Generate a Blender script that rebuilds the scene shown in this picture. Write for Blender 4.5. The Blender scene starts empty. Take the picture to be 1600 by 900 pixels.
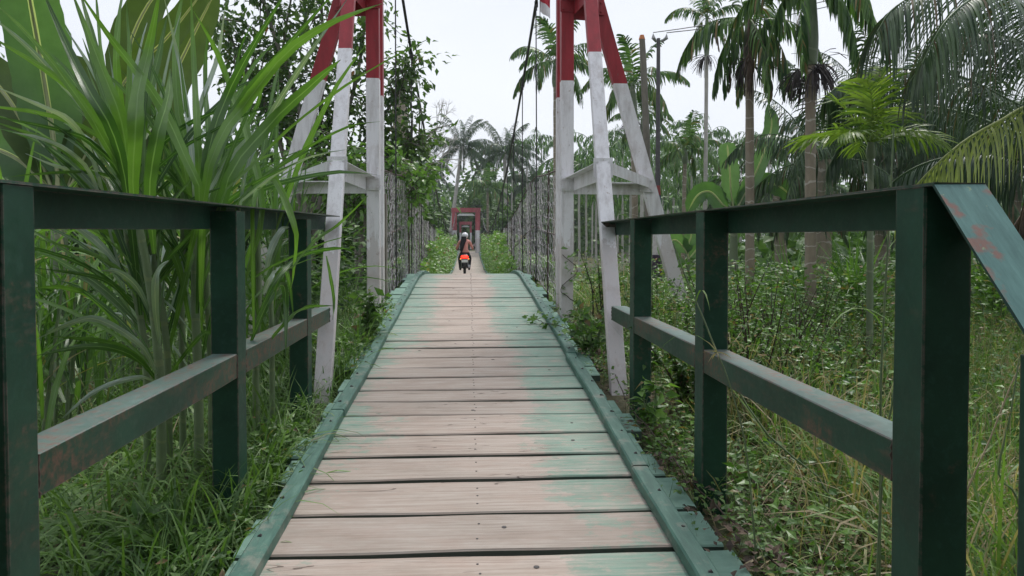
import bpy, math, random
import numpy as np
from mathutils import Vector
sc = bpy.context.scene
COL = sc.collection
R = math.radians

# ---------------------------------------------------------------- camera
CAMZ = 1.27
YAW = math.atan(68/1155.0)          # the lens looks slightly right of the bridge axis
PITCH = R(1.5)
cam_d = bpy.data.cameras.new('camera'); cam = bpy.data.objects.new('camera', cam_d); COL.objects.link(cam)
CAMX = -.025
cam.location = (CAMX, 0, CAMZ)
cam.rotation_euler = (R(90)-PITCH, 0, -YAW)
cam_d.sensor_width = 36.0; cam_d.lens = 26.0; cam_d.shift_y = -0.03
cam_d.clip_start = 0.05; cam_d.clip_end = 2000
sc.camera = cam
# ---------------------------------------------------------------- world / sun / exposure
w = bpy.data.worlds.new('World'); sc.world = w; w.use_nodes = True
nt = w.node_tree; nt.nodes.clear()
SUN_EL, SUN_ROT = R(58), R(20)
sky = nt.nodes.new('ShaderNodeTexSky'); sky.sky_type = 'NISHITA'; sky.sun_disc = False
sky.sun_elevation = SUN_EL; sky.sun_rotation = SUN_ROT; sky.air_density = 1.0; sky.dust_density = 3.0
tc = nt.nodes.new('ShaderNodeTexCoord')
mp = nt.nodes.new('ShaderNodeMapping'); mp.inputs['Scale'].default_value = (1, 1, 2.6)
nz = nt.nodes.new('ShaderNodeTexNoise'); nz.inputs['Scale'].default_value = 1.6; nz.inputs['Detail'].default_value = 5
cr = nt.nodes.new('ShaderNodeValToRGB')
cr.color_ramp.elements[0].position = .3; cr.color_ramp.elements[0].color = (4.9, 5.15, 5.7, 1)
cr.color_ramp.elements[1].position = .7; cr.color_ramp.elements[1].color = (5.7, 5.9, 6.3, 1)
mx = nt.nodes.new('ShaderNodeMix'); mx.data_type = 'RGBA'; mx.inputs['Factor'].default_value = .93
bg = nt.nodes.new('ShaderNodeBackground'); bg.inputs['Strength'].default_value = .1
wo = nt.nodes.new('ShaderNodeOutputWorld')
L = nt.links.new
L(tc.outputs['Generated'], mp.inputs['Vector']); L(mp.outputs['Vector'], nz.inputs['Vector'])
L(nz.outputs['Fac'], cr.inputs['Fac']); L(sky.outputs['Color'], mx.inputs[6]); L(cr.outputs['Color'], mx.inputs[7])
L(mx.outputs[2], bg.inputs['Color']); L(bg.outputs['Background'], wo.inputs['Surface'])
sd = bpy.data.lights.new('sun', 'SUN'); so = bpy.data.objects.new('sun', sd); COL.objects.link(so)
sd.energy = 1.5; sd.angle = R(14); sd.color = (1, .965, .92)
so.rotation_euler = (R(90)-SUN_EL, 0, R(180)-SUN_ROT)
so.location = (0, 10, 30)
sc.view_settings.view_transform = 'Standard'; sc.view_settings.look = 'None'
sc.view_settings.exposure = 0.78; sc.view_settings.gamma = 1; sc.view_settings.use_curve_mapping = False
sc.cycles.max_bounces = 6; sc.cycles.transparent_max_bounces = 8

# ---------------------------------------------------------------- helpers
rng = np.random.default_rng(7)
random.seed(7)
def U(a, b, n=None): return rng.uniform(a, b, n)
def nrm(v):
    v = np.asarray(v, float); return v/np.maximum(np.linalg.norm(v, axis=-1, keepdims=True), 1e-9)
cy_, sy_ = math.cos(YAW), math.sin(YAW); cp_, sp_ = math.cos(PITCH), math.sin(PITCH)
def at(px, py, Y):
    """pixel of the 1600x900 photograph + distance along the bridge axis -> point in the world"""
    u = (px-800)/1155.0; v = -(py-450)/1155.0 + (-0.03*1600/1155.0)
    # camera frame: right, up, forward
    d = np.array([u*cy_ + (cp_+v*sp_)*sy_, -u*sy_ + (cp_+v*sp_)*cy_, -sp_+v*cp_])
    return np.array([CAMX, 0, CAMZ]) + d*(Y/d[1])

class MB:
    def __init__(s): s.V=[]; s.Q=[]; s.T=[]; s.tone=[]; s.acr=[]; s.n=0
    def add(s, V, Q=None, T=None, tone=.5, acr=.25):
        V = np.asarray(V, float).reshape(-1, 3); m = len(V)
        s.V.append(V)
        if Q is not None and len(Q): s.Q.append(np.asarray(Q, int).reshape(-1, 4)+s.n)
        if T is not None and len(T): s.T.append(np.asarray(T, int).reshape(-1, 3)+s.n)
        s.tone.append(np.broadcast_to(np.asarray(tone, float), (m,)) if np.ndim(tone)==0 else np.asarray(tone, float).reshape(-1))
        s.acr.append(np.broadcast_to(np.asarray(acr, float), (m,)) if np.ndim(acr)==0 else np.asarray(acr, float).reshape(-1))
        s.n += m
    def mesh(s, name, off=(0, 0, 0), smooth=False):
        V = np.concatenate(s.V) - np.asarray(off, float)
        Q = np.concatenate(s.Q) if s.Q else np.zeros((0, 4), int)
        T = np.concatenate(s.T) if s.T else np.zeros((0, 3), int)
        me = bpy.data.meshes.new(name)
        me.vertices.add(len(V)); me.vertices.foreach_set('co', V.astype(np.float32).ravel())
        loops = np.concatenate([Q.ravel(), T.ravel()])
        me.loops.add(len(loops)); me.loops.foreach_set('vertex_index', loops.astype(np.int32))
        npoly = len(Q)+len(T); me.polygons.add(npoly)
        ls = np.concatenate([np.arange(len(Q))*4, len(Q)*4+np.arange(len(T))*3]).astype(np.int32)
        me.polygons.foreach_set('loop_start', ls)
        me.update(calc_edges=True)
        a = me.attributes.new('tone', 'FLOAT', 'POINT'); a.data.foreach_set('value', np.concatenate(s.tone).astype(np.float32))
        a = me.attributes.new('across', 'FLOAT', 'POINT'); a.data.foreach_set('value', np.concatenate(s.acr).astype(np.float32))
        me.polygons.foreach_set('use_smooth', np.full(npoly, smooth))
        me.validate()
        return me

def wloc(o):
    l = np.zeros(3)
    while o is not None: l += np.array(o.location); o = o.parent
    return l
def link(name, me, mat=None, parent=None, loc=None, rz=0):
    o = bpy.data.objects.new(name, me); COL.objects.link(o)
    if mat is not None and me is not None and not me.materials: me.materials.append(mat)
    if parent is not None: o.parent = parent
    if loc is not None: o.location = loc
    o.rotation_euler[2] = rz
    return o
def part(name, mb, mat, parent=None, smooth=False, label=None):
    """mesh given in world coordinates, stored relative to its thing"""
    me = mb.mesh(name, wloc(parent) if parent is not None else (0, 0, 0), smooth)
    o = link(name, me, mat, parent)
    if label: o['label'] = label
    return o
def tag(o, label=None, cat=None, group=None, kind=None):
    if label: o['label'] = label
    if cat: o['category'] = cat
    if group: o['group'] = group
    if kind: o['kind'] = kind
    return o
def thing(name, label, cat, loc=(0, 0, 0), group=None, rz=0):
    o = bpy.data.objects.new(name, None); COL.objects.link(o); o.location = loc; o.rotation_euler[2] = rz
    o.empty_display_size = .2
    return tag(o, label, cat, group)
def alone(name, mb, mat, label, cat, loc, group=None, smooth=False):
    me = mb.mesh(name, loc, smooth); o = link(name, me, mat, None, loc); return tag(o, label, cat, group)

def box(mb, c, s, tone=.5, ax=None):
    c = np.asarray(c, float); h = np.asarray(s, float)/2
    sg = np.array([[x, y, z] for z in (-1, 1) for y in (-1, 1) for x in (-1, 1)], float)*h
    if ax is not None: sg = sg @ np.asarray(ax)
    mb.add(c+sg, [[0,2,3,1],[4,5,7,6],[0,1,5,4],[2,6,7,3],[0,4,6,2],[1,3,7,5]], tone=tone)
def sweep(mb, prof, A, B, xdir, bevel=0, tone=.5, n=1, jit=0):
    """closed 2-D profile swept from A to B; profile x along xdir, y along the third axis"""
    A = np.asarray(A, float); B = np.asarray(B, float); z = nrm(B-A)
    x = np.asarray(xdir, float); x = nrm(x - z*np.dot(x, z)); y = np.cross(z, x)
    P = np.asarray(prof, float); k = len(P)
    V = []; 
    for i in range(n+1):
        c = A+(B-A)*i/n
        V.append(c + P[:, :1]*x + P[:, 1:]*y + (rng.normal(0, jit, (k, 3)) if jit else 0))
    V = np.concatenate(V); Q = []
    for i in range(n):
        for j in range(k):
            a = i*k+j; b = i*k+(j+1) % k; Q.append([a, b, b+k, a+k])
    T = []
    if k == 6 and False: pass
    base = len(V)
    mb.add(V, Q, None, tone=tone)
    # caps: fan through quads when convex rect, else split L into two quads
    if k == 4: mb.add(np.concatenate([V[:4], V[-4:]]), [[3,2,1,0],[4,5,6,7]], tone=tone)
    elif k == 6: mb.add(np.concatenate([V[:6], V[-6:]]), [[3,2,1,0],[5,4,3,0],[6,7,8,9],[6,9,10,11]], tone=tone)
    elif k == 8: mb.add(np.concatenate([V[:8], V[-8:]]), [[3,2,1,0],[7,4,3,0],[7,6,5,4],[8,9,10,11],[8,11,12,15],[12,13,14,15]], tone=tone)
def rect(wd, dp, bv=.004):
    a, b = wd/2, dp/2
    return [(-a+bv, -b), (a-bv, -b), (a, -b+bv), (a, b-bv), (a-bv, b), (-a+bv, b), (-a, b-bv), (-a, -b+bv)]
def ell(a, b, t):   # L section: corner at origin
    return [(0, 0), (a, 0), (a, t), (t, t), (t, b), (0, b)]
def tube(mb, pts, rad, ns=8, tone=.5, cap=True, closed_tip=True):
    pts = np.asarray(pts, float); n = len(pts); rad = np.broadcast_to(np.asarray(rad, float), (n,))
    d = np.gradient(pts, axis=0); d = nrm(d)
    ref = np.array([0, 0, 1.]) if abs(d[0][2]) < .8 else np.array([1., 0, 0])
    V = []
    for i in range(n):
        x = nrm(np.cross(ref, d[i])); y = np.cross(d[i], x)
        a = np.arange(ns)*2*math.pi/ns
        V.append(pts[i] + rad[i]*(np.cos(a)[:, None]*x + np.sin(a)[:, None]*y))
    V = np.concatenate(V)
    i, j = np.meshgrid(np.arange(n-1), np.arange(ns), indexing='ij')
    a = i*ns+j; b = i*ns+(j+1) % ns
    Q = np.stack([a, b, b+ns, a+ns], -1).reshape(-1, 4)
    mb.add(V, Q, tone=tone)
    if cap:
        for e, idx in ((0, 0), (n-1, (n-1)*ns)):
            ring = V[idx:idx+ns]; T = [[ns, (q+1) % ns, q] if e == 0 else [ns, q, (q+1) % ns] for q in range(ns)]
            mb.add(np.concatenate([ring, pts[e:e+1]]), None, T, tone=tone)
def curve_pts(ctrl, n):
    """Catmull-Rom through control points"""
    c = np.asarray(ctrl, float); c = np.vstack([2*c[0]-c[1], c, 2*c[-1]-c[-2]])
    out = []; m = len(c)-3
    for t in np.linspace(0, m-1e-6, n):
        i = int(t); u = t-i; p0, p1, p2, p3 = c[i:i+4]
        out.append(.5*((2*p1)+(-p0+p2)*u+(2*p0-5*p1+4*p2-p3)*u*u+(-p0+3*p1-3*p2+p3)*u**3))
    return np.array(out)
def ribbon(mb, P, D, S, Ln, W, n=3, g=.2, prof=None, fold=0, tone=None, tone_rng=(0, 1)):
    """N bent blades at once. P,D,S (N,3); Ln,W,g (N,) or scalars"""
    P = np.asarray(P, float).reshape(-1, 3); N = len(P)
    D = nrm(np.broadcast_to(D, (N, 3))).copy(); S = np.broadcast_to(S, (N, 3)).astype(float)
    Ln = np.broadcast_to(Ln, (N,)).astype(float); W = np.broadcast_to(W, (N,)).astype(float); g = np.broadcast_to(g, (N,)).astype(float)
    if prof is None: prof = np.interp(np.linspace(0, 1, n+1), [0, .35, .7, 1], [.5, 1, .75, .04])
    c = 3 if fold else 2
    rows = []; p = P.copy()
    for k in range(n+1):
        s = nrm(S - (S*D).sum(1, keepdims=True)*D)
        hw = (W*prof[k]/2)[:, None]
        if fold:
            nn = np.cross(s, D)
            nn = nn*np.where(nn[:, 2:] < 0, -1, 1)
            rows += [p-s*hw+nn*hw*fold, p, p+s*hw+nn*hw*fold]
        else: rows += [p-s*hw, p+s*hw]
        if k < n:
            D = nrm(D + g[:, None]*np.array([0, 0, -1.])/n*2)
            p = p + D*(Ln/n)[:, None]
    V = np.stack(rows, 1)                         # N, (n+1)*c, 3
    m = (n+1)*c; q = []
    for k in range(n):
        for j in range(c-1): a = k*c+j; q.append([a, a+1, a+1+c, a+c])
    Q = (np.array(q)[None]+(np.arange(N)*m)[:, None, None]).reshape(-1, 4)
    if tone is None: tone = U(tone_rng[0], tone_rng[1], N)
    tone = np.repeat(np.broadcast_to(tone, (N,)), m)
    acr = np.tile(np.tile([0, .5, 1] if fold else [0, 1], n+1), N)
    mb.add(V.reshape(-1, 3), Q, tone=tone, acr=acr)
LT = np.array([[0, 0, 0], [.42, -.5, .06], [.5, 0, -.02], [.42, .5, .06], [1, 0, -.16]])
LF = np.array([[0, 1, 2], [0, 2, 3], [1, 4, 2], [2, 4, 3]])
def leaves(mb, P, D, Nn, size, asp=.5, tone=None, tone_rng=(0, 1), twist=None):
    """ovate leaves: base P, pointing D, face normal about Nn"""
    P = np.asarray(P, float).reshape(-1, 3); N = len(P); D = nrm(np.broadcast_to(D, (N, 3)))
    Nn = np.broadcast_to(Nn, (N, 3)); s = nrm(np.cross(Nn, D)); u = np.cross(D, s)
    size = np.broadcast_to(size, (N,)).astype(float)
    V = P[:, None] + size[:, None, None]*(LT[None, :, :1]*D[:, None] + asp*LT[None, :, 1:2]*s[:, None] + LT[None, :, 2:]*u[:, None])
    T = (LF[None]+(np.arange(N)*5)[:, None, None]).reshape(-1, 3)
    if tone is None: tone = U(*tone_rng, N)
    mb.add(V.reshape(-1, 3), None, T, tone=np.repeat(np.broadcast_to(tone, (N,)), 5), acr=np.tile([.5, 0, .5, 1, .5], N))
def rdir(n, up=0.0, spread=1.0):
    v = rng.normal(0, spread, (n, 3)); v[:, 2] += up; return nrm(v)

# ---------------------------------------------------------------- materials
def newmat(name):
    m = bpy.data.materials.new(name); m.use_nodes = True; nt = m.node_tree
    b = nt.nodes['Principled BSDF']; return m, nt, b
def N_(nt, t, **kw):
    n = nt.nodes.new(t)
    for k, v in kw.items():
        if k in n.inputs: n.inputs[k].default_value = v
        else: setattr(n, k, v)
    return n
def ramp(nt, fac, stops):
    r = nt.nodes.new('ShaderNodeValToRGB'); e = r.color_ramp.elements
    while len(e) < len(stops): e.new(.5)
    for i, (p, c) in enumerate(stops):
        e[i].position = p; e[i].color = (*c, 1) if len(c) == 3 else c
    nt.links.new(fac, r.inputs['Fac']); return r.outputs['Color']
def mixc(nt, f, a, b, mode='MIX'):
    m = nt.nodes.new('ShaderNodeMix'); m.data_type = 'RGBA'; m.blend_type = mode
    for s, v in ((0, f), (6, a), (7, b)):
        if hasattr(v, 'is_output'): nt.links.new(v, m.inputs[s])
        else: m.inputs[s].default_value = v if not isinstance(v, tuple) else ((*v, 1) if len(v) == 3 else v)
    return m.outputs[2]
def math_(nt, op, a, b=None, c=None):
    m = nt.nodes.new('ShaderNodeMath'); m.operation = op
    for i, v in enumerate((a, b, c)):
        if v is None: continue
        if hasattr(v, 'is_output'): nt.links.new(v, m.inputs[i])
        else: m.inputs[i].default_value = v
    return m.outputs[0]
def posn(nt, scale=(1, 1, 1), rnd=False):
    g = nt.nodes.new('ShaderNodeNewGeometry'); mp = nt.nodes.new('ShaderNodeMapping'); mp.inputs['Scale'].default_value = scale
    nt.links.new(g.outputs['Position'], mp.inputs['Vector']); 
    if rnd:
        oi = nt.nodes.new('ShaderNodeObjectInfo'); m = math_(nt, 'MULTIPLY', oi.outputs['Random'], 37.0)
        cx = nt.nodes.new('ShaderNodeCombineXYZ'); nt.links.new(m, cx.inputs[0]); nt.links.new(m, cx.inputs[2])
        nt.links.new(cx.outputs[0], mp.inputs['Location'])
    return mp.outputs['Vector'], g
def noise(nt, vec, scale, detail=4, rough=.55):
    n = nt.nodes.new('ShaderNodeTexNoise'); n.inputs['Scale'].default_value = scale; n.inputs['Detail'].default_value = detail
    n.inputs['Roughness'].default_value = rough; nt.links.new(vec, n.inputs['Vector']); return n.outputs['Fac']
def bump(nt, b, h, strength=.3, dist=.01):
    n = nt.nodes.new('ShaderNodeBump'); n.inputs['Strength'].default_value = strength; n.inputs['Distance'].default_value = dist
    nt.links.new(h, n.inputs['Height']); nt.links.new(n.outputs['Normal'], b.inputs['Normal'])

def leafmat(name, dark, light, dry=None, dry_at=.93, midrib=None, rough=.42, trans=.3, spec=.4, under=None):
    m, nt, b = newmat(name)
    a = N_(nt, 'ShaderNodeAttribute', attribute_name='tone')
    stops = [(0, dark), (dry_at-.03 if dry else 1, light)]
    if dry: stops += [(dry_at, dry), (1, tuple(x*.6 for x in dry))]
    col = ramp(nt, a.outputs['Fac'], stops)
    v, g = posn(nt); nf = noise(nt, v, 9, 3)
    col = mixc(nt, .35, col, ramp(nt, nf, [(.3, (.55, .6, .5)), (.7, (1.25, 1.2, 1.1))]), 'MULTIPLY')
    if midrib:
        ac = N_(nt, 'ShaderNodeAttribute', attribute_name='across')
        d = math_(nt, 'ABSOLUTE', math_(nt, 'SUBTRACT', ac.outputs['Fac'], .5))
        f = math_(nt, 'LESS_THAN', d, .045)
        col = mixc(nt, f, col, midrib)
        # fine parallel veins
        wv = math_(nt, 'SINE', math_(nt, 'MULTIPLY', ac.outputs['Fac'], 90.0))
        bump(nt, b, wv, .15, .002)
    if under: col = mixc(nt, math_(nt, 'MULTIPLY', g.outputs['Backfacing'], .8), col, under)
    nt.links.new(col, b.inputs['Base Color']); b.inputs['Roughness'].default_value = rough
    b.inputs['Specular IOR Level'].default_value = spec
    tr = nt.nodes.new('ShaderNodeBsdfTranslucent'); tc = mixc(nt, 1.0, col, (1.5, 1.7, .7), 'MULTIPLY'); nt.links.new(tc, tr.inputs['Color'])
    ms = nt.nodes.new('ShaderNodeMixShader'); ms.inputs[0].default_value = trans
    nt.links.new(b.outputs[0], ms.inputs[1]); nt.links.new(tr.outputs[0], ms.inputs[2])
    nt.links.new(ms.outputs[0], nt.nodes['Material Output'].inputs['Surface'])
    return m
def barkmat(name, c1, c2, scale=8, ring=0, ringcol=(.5, .45, .4), rough=.85):
    m, nt, b = newmat(name); v, g = posn(nt, (1, 1, .35)); nf = noise(nt, v, scale, 6, .65)
    col = ramp(nt, nf, [(.3, c1), (.7, c2)])
    v2, _ = posn(nt); n2 = noise(nt, v2, 2.3, 3); col = mixc(nt, math_(nt, 'MULTIPLY', n2, .5), col, (.30, .31, .26))
    h = nf
    if ring:
        sx = nt.nodes.new('ShaderNodeSeparateXYZ'); g2 = nt.nodes.new('ShaderNodeNewGeometry'); nt.links.new(g2.outputs['Position'], sx.inputs[0])
        zz = math_(nt, 'ADD', math_(nt, 'MULTIPLY', sx.outputs[2], ring), math_(nt, 'MULTIPLY', n2, 2.2))
        fr = math_(nt, 'FRACT', zz); f = math_(nt, 'MULTIPLY', math_(nt, 'LESS_THAN', fr, math_(nt, 'MULTIPLY', n2, .2)), math_(nt, 'MULTIPLY', nf, 1.3))
        col = mixc(nt, f, col, ringcol); h = math_(nt, 'ADD', h, f)
    nt.links.new(col, b.inputs['Base Color']); b.inputs['Roughness'].default_value = rough
    bump(nt, b, h, .6, .01); return m
def plain(name, c, rough=.5, metal=0, var=.25, scale=12):
    m, nt, b = newmat(name); v, g = posn(nt); nf = noise(nt, v, scale, 4)
    col = mixc(nt, nf, tuple(x*(1-var) for x in c), tuple(min(1, x*(1+var)) for x in c)); nt.links.new(col, b.inputs['Base Color'])
    b.inputs['Roughness'].default_value = rough; b.inputs['Metallic'].default_value = metal; bump(nt, b, nf, .1, .002); return m

def green_steel(nm='green_painted_steel', lo=.58):
    m, nt, b = newmat(nm); v, g = posn(nt)
    n1 = noise(nt, v, 5, 5, .6); n2 = noise(nt, v, 38, 5, .7)
    v3, _ = posn(nt, (1, .25, 1)); n3 = noise(nt, v3, 3.1, 6, .7)
    col = ramp(nt, n1, [(.3, (.007, .036, .021)), (.7, (.017, .070, .041))])
    col = mixc(nt, ramp(nt, n2, [(.52, (0, 0, 0)), (.75, (.45,)*3)]), col, (.04, .115, .085))
    rustf = math_(nt, 'MULTIPLY', ramp(nt, n3, [(lo, (0, 0, 0)), (lo+.08, (1, 1, 1))]), ramp(nt, n2, [(.42, (0, 0, 0)), (.65, (.85, .85, .85))]))
    bv = N_(nt, 'ShaderNodeBevel', samples=4); bv.inputs['Radius'].default_value = .006
    dt = nt.nodes.new('ShaderNodeVectorMath'); dt.operation = 'DOT_PRODUCT'
    nt.links.new(bv.outputs[0], dt.inputs[0]); nt.links.new(g.outputs['Normal'], dt.inputs[1])
    edge = math_(nt, 'MULTIPLY', math_(nt, 'LESS_THAN', dt.outputs['Value'], .97), ramp(nt, n2, [(.4, (0, 0, 0)), (.55, (1, 1, 1))]))
    sn = nt.nodes.new('ShaderNodeSeparateXYZ'); nt.links.new(g.outputs['True Normal'], sn.inputs[0])
    sky_sheen = math_(nt, 'MULTIPLY', math_(nt, 'GREATER_THAN', sn.outputs[2], .5), ramp(nt, n2, [(.25, (.35,)*3), (.7, (.85,)*3)]))  # upward faces tinted paler for sky reflection and worn paint
    col = mixc(nt, sky_sheen, col, (.16, .23, .215))
    col = mixc(nt, rustf, col, (.17, .085, .060)); col = mixc(nt, edge, col, (.16, .11, .10))
    nt.links.new(col, b.inputs['Base Color'])
    nt.links.new(ramp(nt, n2, [(.3, (.42,)*3), (.7, (.62,)*3)]), b.inputs['Roughness'])
    b.inputs['Specular IOR Level'].default_value = .32
    bump(nt, b, n2, .18, .003); return m
def lit_teal_steel():  # teal lightened on the sloping top to make up for its shade
    m, nt, b = newmat('lit_teal_paint'); v, g = posn(nt); v2, _ = posn(nt, (6, 1, 1)); n1 = noise(nt, v2, 9, 6, .7); n2 = noise(nt, v, 9, 4, .6); n3 = noise(nt, v, 30, 5, .7)
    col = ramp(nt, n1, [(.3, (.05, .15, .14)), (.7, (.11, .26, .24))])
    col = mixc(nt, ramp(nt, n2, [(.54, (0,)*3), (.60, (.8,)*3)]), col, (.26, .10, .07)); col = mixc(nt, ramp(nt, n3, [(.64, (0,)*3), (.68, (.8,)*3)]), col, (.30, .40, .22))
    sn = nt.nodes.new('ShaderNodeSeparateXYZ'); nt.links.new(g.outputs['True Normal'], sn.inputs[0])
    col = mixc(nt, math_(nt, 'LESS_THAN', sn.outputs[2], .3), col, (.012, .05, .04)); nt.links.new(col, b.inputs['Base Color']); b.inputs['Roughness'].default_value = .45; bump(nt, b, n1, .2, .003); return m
def redwhite(name, zsplit, red=(.30, .018, .028), dirt=1.0):
    m, nt, b = newmat(name); v, g = posn(nt)
    sx = nt.nodes.new('ShaderNodeSeparateXYZ'); nt.links.new(g.outputs['Position'], sx.inputs[0])
    n0 = noise(nt, v, 2.5, 2); z = math_(nt, 'ADD', sx.outputs[2], math_(nt, 'MULTIPLY', n0, .012))
    isred = math_(nt, 'GREATER_THAN', z, zsplit)
    vs, _ = posn(nt, (1, 1, .18)); n1 = noise(nt, vs, 16, 6, .7); n2 = noise(nt, v, 45, 5, .7); n3 = noise(nt, v, 4, 5, .65)
    white = ramp(nt, n1, [(.28, (.56, .54, .55)), (.55, (.80, .79, .82))])
    white = mixc(nt, math_(nt, 'MULTIPLY', ramp(nt, n3, [(.52, (0,)*3), (.72, (1,)*3)]), .38*dirt), white, (.36, .27, .23))
    spots = math_(nt, 'MULTIPLY', ramp(nt, n2, [(.66, (0,)*3), (.70, (1,)*3)]), .8); white = mixc(nt, spots, white, (.12, .10, .09))
    rc = ramp(nt, n1, [(.3, tuple(x*.75 for x in red)), (.7, tuple(min(1, x*1.3) for x in red))])
    # rusty grime low on the legs
    low = math_(nt, 'MULTIPLY', math_(nt, 'LESS_THAN', math_(nt, 'ADD', z, math_(nt, 'MULTIPLY', n1, 1.0)), 1.75), ramp(nt, n1, [(.35, (.15,)*3), (.65, (.6,)*3)]))
    white = mixc(nt, low, white, (.42, .33, .30))
    chip = ramp(nt, noise(nt, v, 19, 6, .75), [(.63, (0,)*3), (.65, (1,)*3)]); rc = mixc(nt, math_(nt, 'MULTIPLY', chip, .6), rc, (.16, .07, .06)); white = mixc(nt, math_(nt, 'MULTIPLY', chip, .5), white, (.30, .20, .15))
    col = mixc(nt, isred, white, rc); nt.links.new(col, b.inputs['Base Color']); b.inputs['Roughness'].default_value = .5
    bump(nt, b, n2, .2, .003); return m
def deckmat():
    m, nt, b = newmat('worn_deck_wood'); v, g = posn(nt, (1, 1, 1))
    sx = nt.nodes.new('ShaderNodeSeparateXYZ'); nt.links.new(g.outputs['Position'], sx.inputs[0])
    vg, _ = posn(nt, (.09, 2.4, 1), rnd=True); grain = noise(nt, vg, 26, 6, .7)
    vf, _ = posn(nt, (.05, 5, 1), rnd=True); fine = noise(nt, vf, 60, 4, .7)
    big = noise(nt, v, 1.7, 4, .6); 
    vm, _ = posn(nt, (1.1, 2.2, 1), rnd=True); mid = noise(nt, vm, 4.5, 6, .72)
    vp, _ = posn(nt, (.35, 3, 1), rnd=True); pl = noise(nt, vp, .9, 2)
    wood = ramp(nt, grain, [(.25, (.27, .22, .185)), (.5, (.42, .36, .315)), (.78, (.53, .47, .43))])
    wood = mixc(nt, math_(nt, 'MULTIPLY', ramp(nt, mid, [(.45, (0,)*3), (.75, (1,)*3)]), .5), wood, (.40, .29, .24))
    wood = mixc(nt, math_(nt, 'MULTIPLY', ramp(nt, fine, [(.60, (0,)*3), (.72, (1,)*3)]), .45), wood, (.16, .13, .11))
    oi = nt.nodes.new('ShaderNodeObjectInfo')
    wood = mixc(nt, .5, wood, ramp(nt, oi.outputs['Random'], [(0, (.78, .80, .80)), (1, (1.12, 1.06, 1.02))]), 'MULTIPLY')
    vc, _ = posn(nt, (.16, 3.0, 1), rnd=True); cn = nt.nodes.new('ShaderNodeTexVoronoi'); cn.feature = 'DISTANCE_TO_EDGE'; cn.inputs['Scale'].default_value = 5.0
    vdist = nt.nodes.new('ShaderNodeVectorMath'); vdist.operation = 'ADD'; nz3 = nt.nodes.new('ShaderNodeTexNoise'); nz3.inputs['Scale'].default_value = 3; nt.links.new(vc, nz3.inputs['Vector']); nt.links.new(vc, vdist.inputs[0]); nt.links.new(nz3.outputs['Color'], vdist.inputs[1]); nt.links.new(vdist.outputs[0], cn.inputs['Vector'])
    crack = math_(nt, 'MULTIPLY', math_(nt, 'LESS_THAN', cn.outputs['Distance'], .012), math_(nt, 'GREATER_THAN', pl, .56))
    wood = mixc(nt, math_(nt, 'MULTIPLY', crack, .75), wood, (.07, .05, .04))
    # paint left where wheels and feet do not wear it: outside two tracks, and more of it up the slope
    ax = math_(nt, 'ABSOLUTE', math_(nt, 'ADD', sx.outputs[0], .07))
    yy = math_(nt, 'MULTIPLY', math_(nt, 'MINIMUM', math_(nt, 'MAXIMUM', math_(nt, 'SUBTRACT', sx.outputs[1], 3.0), 0.0), 4.5), .105)
    e = math_(nt, 'MULTIPLY', ax, math_(nt, 'ADD', 1.0, math_(nt, 'MULTIPLY', yy, 1.9)))
    e = math_(nt, 'ADD', e, math_(nt, 'MULTIPLY', math_(nt, 'SUBTRACT', big, .5), .75))
    e = math_(nt, 'ADD', e, math_(nt, 'MULTIPLY', math_(nt, 'SUBTRACT', mid, .5), 1.0))
    e = math_(nt, 'ADD', e, math_(nt, 'MULTIPLY', math_(nt, 'SUBTRACT', oi.outputs['Random'], .5), .34))
    # patch right of the middle where paint survives close to the start of the deck
    rt = math_(nt, 'MULTIPLY', math_(nt, 'GREATER_THAN', sx.outputs[0], .08), math_(nt, 'LESS_THAN', sx.outputs[0], 9.0))
    bell = math_(nt, 'SUBTRACT', 1.0, math_(nt, 'MULTIPLY', math_(nt, 'ABSOLUTE', math_(nt, 'SUBTRACT', sx.outputs[0], .42)), 3.6))
    e = math_(nt, 'ADD', e, math_(nt, 'MULTIPLY', math_(nt, 'MAXIMUM', bell, 0.0), .30))
    v9, _ = posn(nt, (.55, 1.3, 1), rnd=True); e = math_(nt, 'ADD', e, math_(nt, 'MULTIPLY', math_(nt, 'SUBTRACT', noise(nt, v9, 11, 8, .82), .5), 1.5))
    f = ramp(nt, e, [(.60, (0,)*3), (.64, (.5,)*3), (.80, (.75,)*3), (1.0, (.95,)*3)])
    f = math_(nt, 'MULTIPLY', f, ramp(nt, grain, [(.35, (1,)*3), (.66, (.48,)*3)]))
    v8, _ = posn(nt, (.5, 1, 1), rnd=True); flake = noise(nt, v8, 14, 6, .8); f = math_(nt, 'MULTIPLY', f, ramp(nt, flake, [(.38, (.35,)*3), (.47, (1,)*3)]))
    grime = noise(nt, v8, 3.2, 5, .7)
    wood = mixc(nt, math_(nt, 'MULTIPLY', ramp(nt, grime, [(.48, (0,)*3), (.66, (1,)*3)]), .42), wood, (.24, .19, .155))
    f = math_(nt, 'MULTIPLY', f, ramp(nt, math_(nt, 'MULTIPLY', math_(nt, 'SUBTRACT', sx.outputs[1], 12.0), .25), [(0, (1,)*3), (1, (.15,)*3)]))
    outer = math_(nt, 'GREATER_THAN', math_(nt, 'ABSOLUTE', sx.outputs[0]), .76); f = math_(nt, 'MAXIMUM', f, math_(nt, 'MULTIPLY', outer, .85))
    paint = ramp(nt, mid, [(.3, (.08, .22, .17)), (.7, (.19, .36, .29))])
    col = mixc(nt, f, wood, paint)
    # cut ends and sides are coloured darker
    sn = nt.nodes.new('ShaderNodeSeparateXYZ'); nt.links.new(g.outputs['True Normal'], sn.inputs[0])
    side = math_(nt, 'LESS_THAN', sn.outputs[2], .5); col = mixc(nt, math_(nt, 'MULTIPLY', side, .85), col, (.05, .075, .06))
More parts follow.
